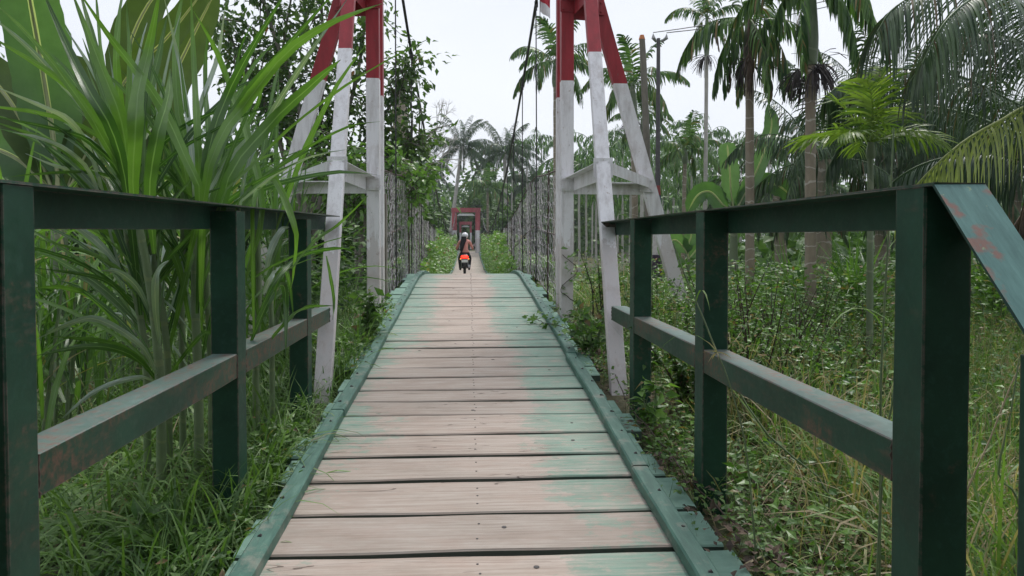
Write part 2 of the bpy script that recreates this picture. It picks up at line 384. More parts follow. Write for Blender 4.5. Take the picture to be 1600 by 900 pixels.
    nt.links.new(col, b.inputs['Base Color']); b.inputs['Roughness'].default_value = .72; b.inputs['Specular IOR Level'].default_value = .3
    bump(nt, b, math_(nt, 'ADD', grain, fine), .35, .004); return m
def kerbmat():
    m, nt, b = newmat('green_painted_timber'); v, g = posn(nt, (3, .4, 1), rnd=True); gr = noise(nt, v, 12, 6, .7)
    v2, _ = posn(nt); n2 = noise(nt, v2, 6, 5, .7)
    col = ramp(nt, gr, [(.25, (.03, .09, .07)), (.55, (.06, .155, .12)), (.8, (.13, .25, .20))])
    col = mixc(nt, ramp(nt, n2, [(.56, (0,)*3), (.72, (.75,)*3)]), col, (.26, .25, .21))
    nt.links.new(col, b.inputs['Base Color']); b.inputs['Roughness'].default_value = .55; bump(nt, b, gr, .4, .004); return m
def groundmat():
    m, nt, b = newmat('soil_and_litter'); v, g = posn(nt); n1 = noise(nt, v, 1.3, 5); n2 = noise(nt, v, 22, 6, .75)
    col = ramp(nt, n2, [(.3, (.035, .028, .02)), (.6, (.12, .09, .06)), (.8, (.26, .21, .15))])
    col = mixc(nt, ramp(nt, n1, [(.4, (.25,)*3), (.6, (.8,)*3)]), col, (.045, .075, .02))
    nt.links.new(col, b.inputs['Base Color']); b.inputs['Roughness'].default_value = .95; bump(nt, b, n2, .8, .03); return m
def emis(name, c, s):
    m, nt, b = newmat(name); b.inputs['Base Color'].default_value = (*c, 1); b.inputs['Emission Color'].default_value = (*c, 1); b.inputs['Emission Strength'].default_value = s; return m
M = dict(
    steel=green_steel(), steel_rusty=green_steel('rust_streaked_green_steel', .485), faded=lit_teal_steel(), rw=redwhite('red_and_white_paint', CAMZ+1.56), rwfar=redwhite('far_portal_paint', CAMZ+.56, (.46, .10, .12), .4),
    deck=deckmat(), kerb=kerbmat(), ground=groundmat(),
    iron=plain('rusty_iron', (.07, .045, .035), .7), wire=plain('galvanised_wire', (.42, .40, .41), .6, .0), cable=plain('dark_steel_cable', (.03, .028, .03), .55),
    beam=plain('weathered_girder', (.10, .08, .07), .8), nail=plain('nail_head', (.045, .04, .04), .6),
    blade=leafmat('cane_grass_leaf', (.03, .095, .02), (.15, .29, .06), dry=(.36, .30, .13), dry_at=.965, midrib=(.19, .32, .11), rough=.34, spec=.6, trans=.34),
    pale=leafmat('pale_leaf_underside', (.22, .32, .26), (.45, .54, .50), midrib=(.55, .6, .52), rough=.3, spec=.7, trans=.2),
    stem=barkmat('green_cane', (.06, .13, .03), (.15, .24, .08), 14, 5.5, (.22, .27, .12), .5),
    grassL=leafmat('shaded_grass', (.035, .10, .022), (.17, .29, .08), dry=(.34, .27, .17), dry_at=.90, rough=.5, trans=.25),
    grassR=leafmat('dry_meadow_grass', (.035, .10, .02), (.20, .32, .09), dry=(.46, .38, .25), dry_at=.72, rough=.55, trans=.3),
    weed=leafmat('broad_weed_leaf', (.045, .11, .03), (.15, .27, .07), dry=(.25, .17, .09), dry_at=.95, rough=.42),
    bush=leafmat('shrub_leaf', (.03, .09, .02), (.15, .28, .06), dry=(.3, .2, .08), dry_at=.96, rough=.4),
    vine=leafmat('vine_leaf', (.06, .14, .03), (.21, .37, .09), dry=(.28, .2, .1), dry_at=.95),
    treeleaf=leafmat('tree_leaf', (.03, .075, .03), (.12, .20, .06), dry=(.34, .13, .04), dry_at=.95, rough=.42, trans=.36),
    forest=leafmat('forest_leaf', (.015, .05, .014), (.13, .24, .06), rough=.55, trans=.2),
    areca=leafmat('areca_leaf', (.02, .07, .018), (.14, .26, .065), dry=(.26, .19, .08), dry_at=.95, rough=.4, trans=.2),
    arecaY=leafmat('young_areca_leaf', (.08, .16, .03), (.26, .36, .075), rough=.4, trans=.35),
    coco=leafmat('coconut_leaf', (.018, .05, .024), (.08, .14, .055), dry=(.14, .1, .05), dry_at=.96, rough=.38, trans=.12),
    cocoY=leafmat('yellow_green_coconut_leaf', (.17, .23, .06), (.36, .42, .14), rough=.4, trans=.3),  # yellow-green leaf colour of the lower frond
    dead=leafmat('dead_frond', (.06, .045, .04), (.17, .12, .09), rough=.8, trans=.1),
    banana=leafmat('banana_leaf', (.055, .12, .05), (.12, .22, .11), midrib=(.45, .50, .30), rough=.4, trans=.4),
    bananaO=leafmat('ageing_banana_leaf', (.06, .10, .03), (.14, .19, .06), midrib=(.40, .42, .22), rough=.5, trans=.35),
    tan=barkmat('ringed_palm_trunk', (.17, .125, .085), (.33, .26, .19), 10, 5.2, (.55, .50, .45)),
    pale_trunk=barkmat('pale_palm_trunk', (.30, .28, .25), (.56, .53, .50), 9, 4.2, (.35, .31, .28)),
    greenshaft=barkmat('green_crownshaft', (.05, .10, .03), (.11, .17, .06), 10, 2.2, (.25, .27, .18), .45),
    bark=barkmat('grey_brown_bark', (.06, .05, .04), (.19, .16, .13), 12),
    dstem=plain('dark_twig', (.05, .028, .022), .7), dry=plain('dry_stalk', (.36, .29, .19), .8), fruit=plain('dark_fruit_stalks', (.045, .035, .035), .7),
)

# ================================================================ THE GROUND
DK = np.array([(-2, -.134), (0, 0), (9, .603), (10.5, .695), (11.3, .722), (12.2, .69), (14, .53), (16, .36), (20, .10), (28, -.18), (34, -.24), (44, -.05), (54, .2), (70, .2)])
def deckz(y):
    y = np.asarray(y, float); c = np.interp(y, DK[:, 0], DK[:, 1])
    return .25*np.interp(y-.6, DK[:, 0], DK[:, 1])+.5*c+.25*np.interp(y+.6, DK[:, 0], DK[:, 1])
def groundz(x, y):
    x = np.asarray(x, float); y = np.asarray(y, float)
    bank = np.clip(.067*y-.12, -.2, .42)
    bank = bank*np.clip((13-y)/4, 0, 1) - .25*np.clip((y-9)/4, 0, 1)
    far = -.22+.05*np.sin(x*.7)*np.cos(y*.5)
    k = np.clip((np.abs(x)-1.15)/1.6, 0, 1); k = k*k*(3-2*k)
    z = bank*(1-k)+np.minimum(far, bank+.1)*k
    gully = -1.5*np.exp(-((y-29)/8.5)**2)
    far_side = .25*np.clip((y-46)/8, 0, 1)*np.exp(-(x/6)**2)
    return z+gully+far_side+.035*np.sin(x*2.3+y*1.1)*np.sin(y*1.7-x)
def ground():
    xs = np.concatenate([-np.geomspace(300, 4, 26), np.linspace(-3.8, 3.8, 60), np.geomspace(4, 300, 26)])
    ys = np.concatenate([-np.geomspace(300, 4, 12), np.linspace(-3.6, 14, 110), np.linspace(14.5, 70, 60), np.geomspace(75, 300, 12)])
    X, Y = np.meshgrid(xs, ys, indexing='ij'); Z = groundz(X, Y)
    n, m = X.shape; i, j = np.meshgrid(np.arange(n-1), np.arange(m-1), indexing='ij'); a = i*m+j
    mb = MB(); mb.add(np.stack([X, Y, Z], -1).reshape(-1, 3), np.stack([a, a+m, a+m+1, a+1], -1).reshape(-1, 4))
    o = part('ground', mb, M['ground'], smooth=True); tag(o, kind='structure')
ground()

# ================================================================ FOOTBRIDGE DECK
deck = thing('footbridge_deck', 'sloping timber bridge deck of worn beige planks with faded green paint', 'bridge', (0, 2, 0))
pitch = .31
JOINTS = [1.47, 1.76, 2.04, 2.29, 2.57, 2.886, 3.228, 3.52, 3.826, 4.15, 4.42, 4.67, 4.98, 5.25, 5.57, 5.91, 6.18, 6.48, 6.87, 7.2, 7.59, 7.96, 8.3]
y = JOINTS[0]; k = 0; nail_mb = MB(); bounds = []
# plank joints as they stand in the photograph near the camera
while y < 59.0:
    wd = (JOINTS[k+1]-JOINTS[k]) if k+1 < len(JOINTS) else pitch + random.uniform(-.03, .03); gap = random.choice((.018, .024, .030, .034)) if y < 12 else .02
    xl = (-.92 if y > 5.2 else -.825)+random.uniform(-.03, .03) - (.05 if random.random() < .2 else 0); xr = (.89 if y > 5 or y < 2.6 else .85)+random.uniform(-.05, .04)
    y0, y1 = y, y+wd-gap
    near = y < 12.5; ns = 22 if near else 4
    xs = np.linspace(xl, xr, ns+1); th = .045; b = .006
    ph = random.uniform(0, 9); amp = .0045 if near else 0
    e0 = y0+amp*np.sin(xs*3.1+ph)+amp*.6*np.sin(xs*9+ph*2); e1 = y1+amp*np.sin(xs*2.7+ph+2)+amp*.5*np.sin(xs*11+ph)
    if random.random() < .35: e1 = e1-.009*np.exp(-((xs-random.uniform(-.5, .5))/.22)**2)
    tw = random.uniform(-.004, .004); lift = random.uniform(-.003, .004)
    def zz(x, yy): return deckz(yy)+lift+tw*x
    rows = []
    for yy_, dz in ((e0, -th), (e0, -b), (e0+b, 0), (e1-b, 0), (e1, -b), (e1, -th)):
        rows.append(np.stack([xs, yy_, zz(xs, yy_)+dz], -1))
    V = np.stack(rows, 1).reshape(-1, 3); Q = []
    for i in range(ns):
        for j in range(6): a = i*6+j; c = i*6+(j+1) % 6; Q.append([a, c, c+6, a+6])
    e = ns*6; Q += [[0, 5, 4, 1], [1, 4, 3, 2], [e, e+1, e+4, e+5], [e+1, e+2, e+3, e+4]]
    mb = MB(); mb.add(V, Q); part('plank', mb, M['deck'], deck)
    if near:
        ym = (y0+y1)/2
        for nx, ny in ((.012, .25), (.008, .75), (.012, .5)) if k % 2 else ((.01, .3), (.01, .72)):
            nail_mb.n; x_ = nx-.0+random.uniform(-.006, .006); yq = y0+(y1-y0)*ny
            tube(nail_mb, [(x_, yq, zz(x_, yq)-.004), (x_, yq, zz(x_, yq)+.0015)], .0045 if y < 6 else .007, 7)
        if random.random() < .75:
            x_ = random.uniform(-.5, .55); yq = random.uniform(y0+.06, y1-.06)
            ring = [(x_, yq, zz(x_, yq)+.0008), (x_, yq, zz(x_, yq)+.0018)]
            mbk = MB(); tube(mbk, ring, random.uniform(.007, .013), 9); mbk.V = [v*[1, 1, 1]+np.array([0, 0, 0]) for v in mbk.V]
            nail_mb.V += mbk.V; nail_mb.Q += [q+nail_mb.n for q in mbk.Q]; nail_mb.T += [t+nail_mb.n for t in mbk.T]; nail_mb.tone += mbk.tone; nail_mb.acr += mbk.acr; nail_mb.n += mbk.n
    y += wd; k += 1
o = part('nail_heads', nail_mb, M['nail'], deck); o['kind'] = 'stuff'
# kerb beams along both edges, laid end to end
def kerb(side, ys):
    for a, b_ in zip(ys[:-1], ys[1:]):
        n = max(1, int((b_-a)/.4)); off = random.uniform(-.012, .012); mb = MB(); V = []
        for i in range(n+1):
            yy = a+.008+(b_-a-.016)*i/n; xc = side*((.742 if side > 0 else .752)+off)+.004*math.sin(yy*3+side); z = float(deckz(yy))+.004; hw = .038; hh = .048; bv = .007
            V += [(xc-hw, yy, z), (xc-hw, yy, z+hh-bv), (xc-hw+bv, yy, z+hh), (xc+hw-bv, yy, z+hh), (xc+hw, yy, z+hh-bv), (xc+hw, yy, z)]
        Q = []
        for i in range(n):
            for j in range(6): q = i*6+j; c = i*6+(j+1) % 6; Q.append([q, q+6, c+6, c])
        e = n*6; Q += [[0, 1, 4, 5], [1, 2, 3, 4], [e, e+5, e+4, e+1], [e+1, e+4, e+3, e+2]]
        mb.add(V, Q); kb = part('kerb_beam', mb, M['kerb'], deck)
        if a < 11:
            mb = MB()
            for yy in np.arange(a+.15, b_-.05, .32):
                z = float(deckz(yy))+.0525
                tube(mb, [(side*.75+random.uniform(-.02, .02), yy, z-.004), (side*.75, yy, z+.002)], .007, 6)
            o = part('nail_heads', mb, M['nail'], kb); o['kind'] = 'stuff'
kerb(-1, [1.5, 4.1, 6.35, 9.0, 11.2, 15, 19, 23, 27, 31, 35, 39, 43, 47, 51, 55, 59])
kerb(1, [1.5, 3.2, 5.45, 8.3, 11.0, 15, 19, 23, 27, 31, 35, 39, 43, 47, 51, 55, 59])
for s in (-.6, 0, .6):
    mb = MB(); ys = np.linspace(1.5, 58.9, 80)
    for a, b_ in zip(ys[:-1], ys[1:]):
        box(mb, (s, (a+b_)/2, float(deckz((a+b_)/2))-.13), (.08, b_-a, .15))
    part('girder', mb, M['beam'], deck)

# ================================================================ RAILINGS
XL = .953; TH = .107; RH = CAMZ+.113; MH = CAMZ-.467
def railing(side, label):
    t = thing('steel_railing', label, 'railing', (side*1.0, 3, 0), 'green railings on both sides of the ramp')
    xi = side*XL; xc = side*(XL+TH/2); dx = 0.0
    for (y0, y1) in ((1.535, 1.645), (3.03, 3.14), (4.33, 4.435)):
        mb = MB(); g = float(groundz(xc, y0))-.25
        sweep(mb, rect(TH, y1-y0, .003), (xc, (y0+y1)/2, g), (xc, (y0+y1)/2, RH-.004), (1, 0, 0), n=6, jit=.0006)
        p = part('post', mb, M['steel'], t)
    # top rail: an angle, flange on top, web hanging at the outer edge
    def angle(A, B, up=(0, 0, 1), name='top_rail'):
        mb = MB(); A = np.array(A, float); B = np.array(B, float)
        pr = [(0, 0), (-(TH+.006), 0), (-(TH+.006), -.006), (-.006, -.006), (-.006, -.098), (0, -.098)]
        z = nrm(B-A); x = np.array([side, 0, 0.]); yv = np.cross(z, x)
        if yv[2] < 0: pr = [(a, -b_) for a, b_ in pr]
        if (yv[2] < 0): pr = pr[::-1]
        sweep(mb, pr, A, B, x, n=5, jit=.0005); return part(name, mb, M['faded' if name != 'top_rail' else 'steel'], t)  # sloping rail takes the teal lightened to offset its shade
    xo = side*(XL+TH+.003)
    angle((xo, 1.50, RH+.003), (xo, 5.40, RH+(.045 if side < 0 else .006)))
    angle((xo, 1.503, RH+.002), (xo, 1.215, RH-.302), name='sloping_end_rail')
    mb = MB(); g = float(groundz(xc, 1.2))-.2
    sweep(mb, rect(TH, .10, .003), (xc, 1.205, g), (xc, 1.205, RH-.32), (1, 0, 0), n=4, jit=.0005); part('end_post', mb, M['steel'], t)
    # middle rail in bays between the posts
    for a, b_ in ((1.285, 1.533), (1.647, 3.028), (3.142, 4.328), (4.437, 5.02)):
        if a < 1.5: continue
        mb = MB(); sweep(mb, rect(TH-.008, .098, .003), (xc-side*.001, a, MH-.049), (xc-side*.001, b_, MH-.049+.0), (1, 0, 0), n=4, jit=.0005)
        mr = part('middle_rail', mb, M['steel_rusty'], t)
        for ye in (a+.002, b_-.002):
            mb = MB(); zz_ = np.linspace(MH-.097, MH-.002, 12); tube(mb, np.stack([np.full(12, xc-side*(TH/2-.004))+rng.normal(0, .001, 12), np.full(12, ye)+rng.normal(0, .0015, 12), zz_], 1), .0035+.001*np.sin(np.arange(12)*2.2), 6)
            part('weld', mb, M['iron'], mr, True)
railing(-1, 'dark green steel railing left of the deck, tall cane grass leaning over it')
railing(1, 'dark green steel railing right of the deck with a rusty streaked middle rail')

# ================================================================ NEAR TOWER (two four-legged pylons)
def cz(h): return CAMZ+h
def pylon(side, label):
    t = thing('bridge_pylon', label, 'bridge tower', (side*1.0, 7.3, .3), 'red and white pylons at the near end of the bridge')
    def leg(A, B, wd, dp, xd=(1, 0, 0), name='leg'):
        mb = MB(); sweep(mb, rect(wd, dp, .005), A, B, xd, n=10, jit=.0012); return part(name, mb, M['rw'], t)
    def along(A, B, h):  # point on the leg at height h above the lens
        A = np.array(A); B = np.array(B); f = (cz(h)-A[2])/(B[2]-A[2]); return A+(B-A)*f
    s = side
    v0, v1 = (s*.955, 7.36, .35), (s*.955, 7.36, cz(4.2))
    r0, r1 = (s*1.022, 8.25, .35), (s*1.022, 8.25, cz(4.2))
    f0, f1 = (s*.972, 4.80, .12), (s*1.08, 7.2, cz(3.45))
    o0, o1 = (s*2.48, 7.5, -.4), (s*.98, 7.36, cz(3.35))
    leg(v0, v1, .125, .12); leg(r0, r1, .13, .12); leg(f0, f1, .108, .075)
    # outer leg is an angle section, web seen edge on
    mb = MB(); sweep(mb, ell(.135, .10, .012) if s > 0 else [(-a, b) for a, b in ell(.135, .10, .012)][::-1], np.array(o0)-[s*.08, 0, 0], np.array(o1)-[s*.08, 0, 0], (1, 0, 0), n=8, jit=.001); part('leg', mb, M['rw'], t)
    # steel angle ties between the legs: one white triangle, one red
    for h, dp in ((.60, .13), (2.36, .16)):
        a = along(v0, v1, h); b = along(f0, f1, h); c = along(o0, o1, h)
        def tie(P, Q, nm='tie', drop=dp, sh=.0, up=0.0, flip=1):
            mb = MB(); P = np.array(P)+[0, 0, up]; Q = np.array(Q)+[0, 0, up]; z = nrm(Q-P); x = nrm(np.cross(z, (0, 0, 1.)))
            yv = np.cross(z, x)   # up or down
            sgn = 1 if yv[2] > 0 else -1
            cen = (np.array(a)+b+c)/3; inward = flip if np.dot(cen-(P+Q)/2, x) > 0 else -flip
            pr = [(0, 0), (inward*.09, 0), (inward*.09, -sgn*.008), (inward*.008, -sgn*.008), (inward*.008, -sgn*drop), (0, -sgn*drop)]
            if inward*sgn > 0: pr = pr[::-1]
            sweep(mb, pr, P, Q, x, n=4, jit=.001); part(nm, mb, M['rw'], t)
        tie(a+[s*.07, -.065, 0], b+[s*.06, .045, 0], flip=-1); tie(b+[s*.03, -.02, 0], c+[0, -.035, 0], drop=dp*.72); tie(a+[s*.07, .01, 0], c+[-s*.05, .02, -.0], drop=dp*.9, up=-.045)
    for h in (.60, 2.36):      # gusset plates with bolt heads where the ties meet the legs
        for A_, B_, dx, dy in ((v0, v1, 0, -.066), (f0, f1, 0, -.045), (o0, o1, -s*.02, -.012)):
            p = along(A_, B_, h)+np.array([dx, dy, -.06]); mb = MB(); box(mb, p, (.15, .008, .15)); gp = part('gusset_plate', mb, M['rw'], t)
            for bx_ in (-.045, .045):
                for bz_ in (-.045, .045): mb = MB(); tube(mb, [p+[bx_, -.003, bz_], p+[bx_, -.016, bz_]], .011, 6); part('bolt', mb, M['rw'], gp)
    box_m = MB(); box(box_m, (s*.965, 7.8, cz(4.16)), (.16, 1.2, .1)); part('saddle_beam', box_m, M['rw'], t)
pylon(-1, 'red and white bridge pylon on the left, behind the cane grass leaves')
pylon(1, 'red and white bridge pylon on the right, palm trunks showing between its legs')
mb = MB(); box(mb, (0, 7.36, cz(4.30)), (2.2, .14, .17)); box(mb, (0, 8.25, cz(4.30)), (2.2, .14, .17))
alone('tower_crossbeam', mb, M['rw'], 'red crossbeam joining the tops of the two near pylons', 'beam', (0, 7.8, cz(4.2)))

# ================================================================ CABLES, HANGERS, NETTING
def cabh(y): return .3+.0048*(36-y)**2
for side, lab, lab2 in ((-1, 'thick dark suspension cable sweeping down on the left side of the bridge', 'wire netting fence on the left edge of the bridge, with cane grass behind it'),
                  (1, 'thick dark suspension cable sweeping down on the right side of the bridge', 'wire netting fence on the right edge of the bridge, starting at the white pylon')):
    t = thing('suspension_cable', lab, 'cable', (side*.95, 8, cz(4.1)), 'main cables of the bridge')
    ys = np.linspace(7.8, 54, 60); mb = MB(); tube(mb, np.stack([np.full(60, side*.95), ys, CAMZ+cabh(ys)], 1), .021, 6); part('main_cable', mb, M['cable'], t)
    for q, yy in enumerate(np.arange(9.6 if side < 0 else 10.7, 53, 2.65)):
        mb = MB(); z1 = float(CAMZ+cabh(yy)); z0 = float(deckz(yy))-.1; x_ = side*.955
        tube(mb, [(x_, yy, z0), (x_+random.uniform(-.01, .01), yy, (z0+z1)/2), (side*.95, yy, z1)], .009, 5)
        if q < 5:
            for h in np.linspace(z0+.5, z1-.1, 5): tube(mb, [(x_, yy, h), (x_, yy, h+.05)], .016, 6)
        tube(mb, [(x_, yy, z1-.05), (x_, yy, z1+.03)], .03, 6); part('hanger_rod', mb, M['cable'], t)
    # the netting: wires zigzagging with knots, sagging between thin posts
    t = thing('netting_fence', lab2, 'fence', (side*.97, 8.3, float(deckz(8.3))), 'wire netting fences beside the deck')
    x0 = side*.985; mb = MB(); cell = .08
    P = []; Dv = []; Ln = []
    y0, y1 = 8.32, 53.0
    nrow = 17
    for i, yy in enumerate(np.arange(y0, y1, cell)):
        far = yy > 24
        if far and i % 2: continue
        z0 = float(deckz(yy)); H = 1.48+.03*math.sin(yy*2.2); hs = np.linspace(0, H, nrow)
        zz_ = z0-.05+hs; wob = .5*cell*((-1)**(np.arange(nrow)+i))
        pts = np.stack([x0+rng.normal(0, .006, nrow)+.02*math.sin(yy*3), yy+wob*1.15+rng.normal(0, .011, nrow), zz_+rng.normal(0, .006, nrow)], 1)
        tube(mb, pts, (.0028 if yy < 14 else .0036), 3, cap=False)
    for r_ in range(0, nrow-1, 1 if True else 2):
        h = 1.48*r_/(nrow-1); ys = np.arange(y0, 22, cell*1.5); n = len(ys)
        if r_ % 2 == 0: tube(mb, np.stack([np.full(n, x0)+rng.normal(0, .006, n), ys, deckz(ys)-.03+h+rng.normal(0, .012, n)], 1), .0026, 3, cap=False)
    o = part('wire_mesh', mb, M['wire'], t); o['kind'] = 'stuff'
    for h, rr in ((1.46, .011), (.72, .008)):
        mb = MB(); ys = np.linspace(y0-.02, y1, 90); tube(mb, np.stack([np.full(90, x0), ys, deckz(ys)+h+.012*np.sin(ys*2.4)], 1), rr, 5); part('line_wire', mb, M['iron'], t)
    for yy in np.arange(9.4, 53, 2.65):
        mb = MB(); z0 = float(deckz(yy)); lean = random.uniform(-.05, .05)
        tube(mb, [(x0, yy, z0-.15), (x0+side*.01, yy+lean, z0+1.5)], .014, 6); part('fence_stake', mb, M['iron'], t)
    if side < 0:
        mb = MB(); box(mb, (x0+.02, 8.45, float(deckz(8.4))+.55), (.035, .12, 1.3)); part('board', mb, M['bark'], t)
    else:
        mb = MB(); box(mb, (x0+.02, 8.42, float(deckz(8.4))+.55), (.035, .10, 1.3)); part('board', mb, M['bark'], t)

# red and white pennant tied to the right cable
t = thing('pennant', 'small red and white flag tied high on the right suspension cable', 'flag', (.97, 10.3, cz(3.3)))
for nm, c, (z0, z1) in (('red_half', (.45, .03, .05), (.24, .09)), ('white_half', (.7, .68, .7), (.09, -.06))):
    mb = MB(); V = []
    for i in range(7):
        for z in (z0, z1):
            u = i/6; V.append((.972+u*.14+.0*z, 10.3+.025*math.sin(u*7+z*9), cz(3.2)+z-u*.10))
    mb.add(V, [[2*i, 2*i+2, 2*i+3, 2*i+1] for i in range(6)]); o = part(nm, mb, plain(nm+'_cloth', c, .8), t)
    md = o.modifiers.new('thick', 'SOLIDIFY'); md.thickness = .002
mb = MB(); tube(mb, [(.97, 10.3, cz(2.9)), (.97, 10.3, cz(3.55))], .006, 5); part('stick', mb, M['iron'], t)

# ================================================================ FAR PORTAL
def portal(y, name, lab, wd, hb, dz=0, mat='rwfar', th=.22):
    t = thing(name, lab, 'gateway', (0, y, .2), 'portals at the far end of the bridge')
    cx = -.2 if y < 60 else -.33; z0 = -.3; zt = CAMZ+hb
    for s in (-1, 1):
        mb = MB(); sweep(mb, rect(th, .25, .01), (cx+s*wd/2, y, z0), (cx+s*wd/2, y, zt-.001), (1, 0, 0)); part('column', mb, M[mat], t)
        mb = MB(); sweep(mb, rect(.16, .12, .01), (cx+s*(wd/2+.02), y-.9, z0), (cx+s*wd/2, y-.13, zt-.9), (1, 0, 0)); part('brace', mb, M[mat], t)
    mb = MB(); box(mb, (cx, y, zt-.03), (wd+th+.06, .34, .32)); part('beam', mb, M[mat], t)
    # white haunched soffit board
    mb = MB(); hw = (wd-th)/2-.01
    V = [(cx-hw, y-.16, zt-.42), (cx-hw+.2, y-.16, zt-.26), (cx+hw-.2, y-.16, zt-.26), (cx+hw, y-.16, zt-.42), (cx-hw, y-.14, zt-.42), (cx-hw+.2, y-.14, zt-.26), (cx+hw-.2, y-.14, zt-.26), (cx+hw, y-.14, zt-.42)]
    mb.add([(a, b, c-.03) for a, b, c in V], [[0, 3, 2, 1], [4, 5, 6, 7], [0, 4, 7, 3], [1, 2, 6, 5], [0, 1, 5, 4], [3, 7, 6, 2]]); part('soffit_board', mb, plain('white_board', (.72, .72, .72), .5), t)
    return t
portal(54.2, 'bridge_portal', 'red and white gateway framing the far end of the bridge beyond the rider', 1.71, 2.06, th=.35)
portal(79, 'bridge_portal', 'smaller red frame seen through the far gateway above the rider', 1.1, 1.6, th=.2)

# ================================================================ MOTORCYCLE AND RIDER
def scooter_and_rider():
    bx, by = -.17, 28.0; gz = float(deckz(by))
    o = np.array([bx, by, gz])
    black = plain('black_plastic', (.015, .015, .018), .35); dark = plain('dark_paint', (.03, .012, .014), .25); silver = plain('grey_metal', (.35, .35, .37), .35, .8)
    tyre = plain('rubber', (.012, .012, .012), .8); redl = emis('tail_light_glow', (1, .025, .012), 2.2); whitep = plain('white_plate', (.85, .85, .85), .4)
    t = thing('motorcycle', 'small motorcycle with glowing red tail light riding away along the bridge', 'motorcycle', tuple(o))
    def P(*a): return o+np.array(a)
    def wheel(yc):
        mb = MB(); a = np.linspace(0, 2*math.pi, 25); ring = np.stack([np.zeros(25), yc+.245*np.cos(a), .295+.245*np.sin(a)], 1)+o
        tube(mb, ring, .048, 8, cap=False); wl = part('wheel', mb, tyre, t, True)
        mb = MB(); tube(mb, [P(-.03, yc, .295), P(.03, yc, .295)], .19, 20); part('rim', mb, silver, wl)
    wheel(0); wheel(1.22)
    mb = MB()   # body: lofted tail, seat base, under-bone, leg shield
    def loft(sec, mat, nm, par=t):
        mb = MB(); V = []; ns = 12
        for (yy, zc, hw, hh) in sec:
            for q in range(ns):
                a = 2*math.pi*q/ns; V.append(P(hw*math.copysign(abs(math.cos(a))**.7, math.cos(a)), yy, zc+hh*math.copysign(abs(math.sin(a))**.7, math.sin(a))))
        Q = [[i*ns+q, i*ns+(q+1) % ns, (i+1)*ns+(q+1) % ns, (i+1)*ns+q] for i in range(len(sec)-1) for q in range(ns)]
        n = len(V); V += [P(0, sec[0][0], sec[0][1]), P(0, sec[-1][0], sec[-1][1])]
        T = [[n, (q+1) % ns, q] for q in range(ns)]+[[n+1, n-ns+q, n-ns+(q+1) % ns] for q in range(ns)]
        mb.add(V, Q, T); return part(nm, mb, mat, par, True)
    body = loft([(-.27, .71, .07, .05), (-.2, .70, .12, .08), (0, .66, .14, .11), (.3, .6, .13, .13), (.55, .48, .10, .12), (.8, .42, .08, .12), (.95, .5, .1, .2)], dark, 'body')
    loft([(.9, .62, .2, .22), (.98, .74, .19, .24), (1.05, .88, .14, .16), (1.08, .96, .08, .06)], dark, 'leg_shield')
    loft([(-.22, .79, .10, .025), (-.1, .81, .13, .035), (.3, .79, .13, .04), (.55, .76, .09, .03)], black, 'seat')
    loft([(-.33, .45, .10, .10), (-.28, .42, .11, .14), (-.1, .62, .08, .06)], black, 'rear_mudguard')
    loft([(-.318, .74, .125, .05), (-.29, .74, .14, .06), (-.22, .74, .12, .06)], redl, 'tail_light')
    mb = MB(); box(mb, P(0, -.345, .585), (.23, .012, .105)); pl = part('number_plate', mb, whitep, t)
    mb = MB(); tube(mb, [P(.14, .25, .33), P(.16, -.1, .36), P(.17, -.3, .40)], [.03, .05, .05], 10); part('exhaust', mb, silver, t)
    mb = MB(); tube(mb, [P(-.34, .78, 1.0), P(-.2, .9, .99), P(0, .95, .96), P(.2, .9, .99), P(.34, .78, 1.0)], .017, 6); part('handlebar', mb, black, t)
    for s in (-1, 1):
        mb = MB(); tube(mb, [P(s*.09, 1.22, .3), P(s*.08, 1.0, .9)], .025, 6); part('fork', mb, silver, t)
        mb = MB(); tube(mb, [P(s*.26, .88, 1.0), P(s*.33, .88, 1.13), P(s*.37, .88, 1.17)], .008, 5); mr = part('mirror', mb, black, t)
        mb = MB(); tube(mb, [P(s*.38, .87, 1.17), P(s*.38, .885, 1.17)], .058, 12); part('mirror_glass', mb, silver, mr)
        loft([(-.3, .66, .022, .022), (-.28, .66, .03, .03)], emis('indicator', (1, .35, .1), .4), 'indicator').location[0] += s*.15
        mb = MB(); tube(mb, [P(s*.12, -.02, .30), P(s*.11, -.12, .66)], .03, 8); part('shock', mb, silver, t)
    # rider
    t = thing('person', 'rider in a white helmet, long black headscarf and salmon pink jacket, seen from behind', 'person', tuple(P(0, .25, .8)))
    me = bpy.data.meshes.new('body')
    J = {'pel': (0, .2, .87, .155), 'waist': (0, .22, 1.02, .135), 'chest': (0, .26, 1.2, .165), 'sh': (0, .27, 1.33, .12), 'neck': (0, .29, 1.40, .055),
         'ls': (-.19, .27, 1.30, .062), 'le': (-.30, .40, 1.07, .048), 'lw': (-.31, .72, 1.01, .032), 'lh': (-.32, .79, 1.02, .04),
         'rs': (.19, .27, 1.30, .062), 're': (.30, .40, 1.07, .048), 'rw_': (.31, .72, 1.01, .032), 'rh': (.32, .79, 1.02, .04),
         'lp': (-.10, .24, .84, .10), 'lk': (-.2, .66, .66, .075), 'la': (-.17, .52, .27, .05), 'lf': (-.17, .68, .22, .042),
         'rp': (.10, .24, .84, .10), 'rk': (.2, .66, .66, .075), 'ra': (.17, .52, .27, .05), 'rf': (.17, .68, .22, .042)}
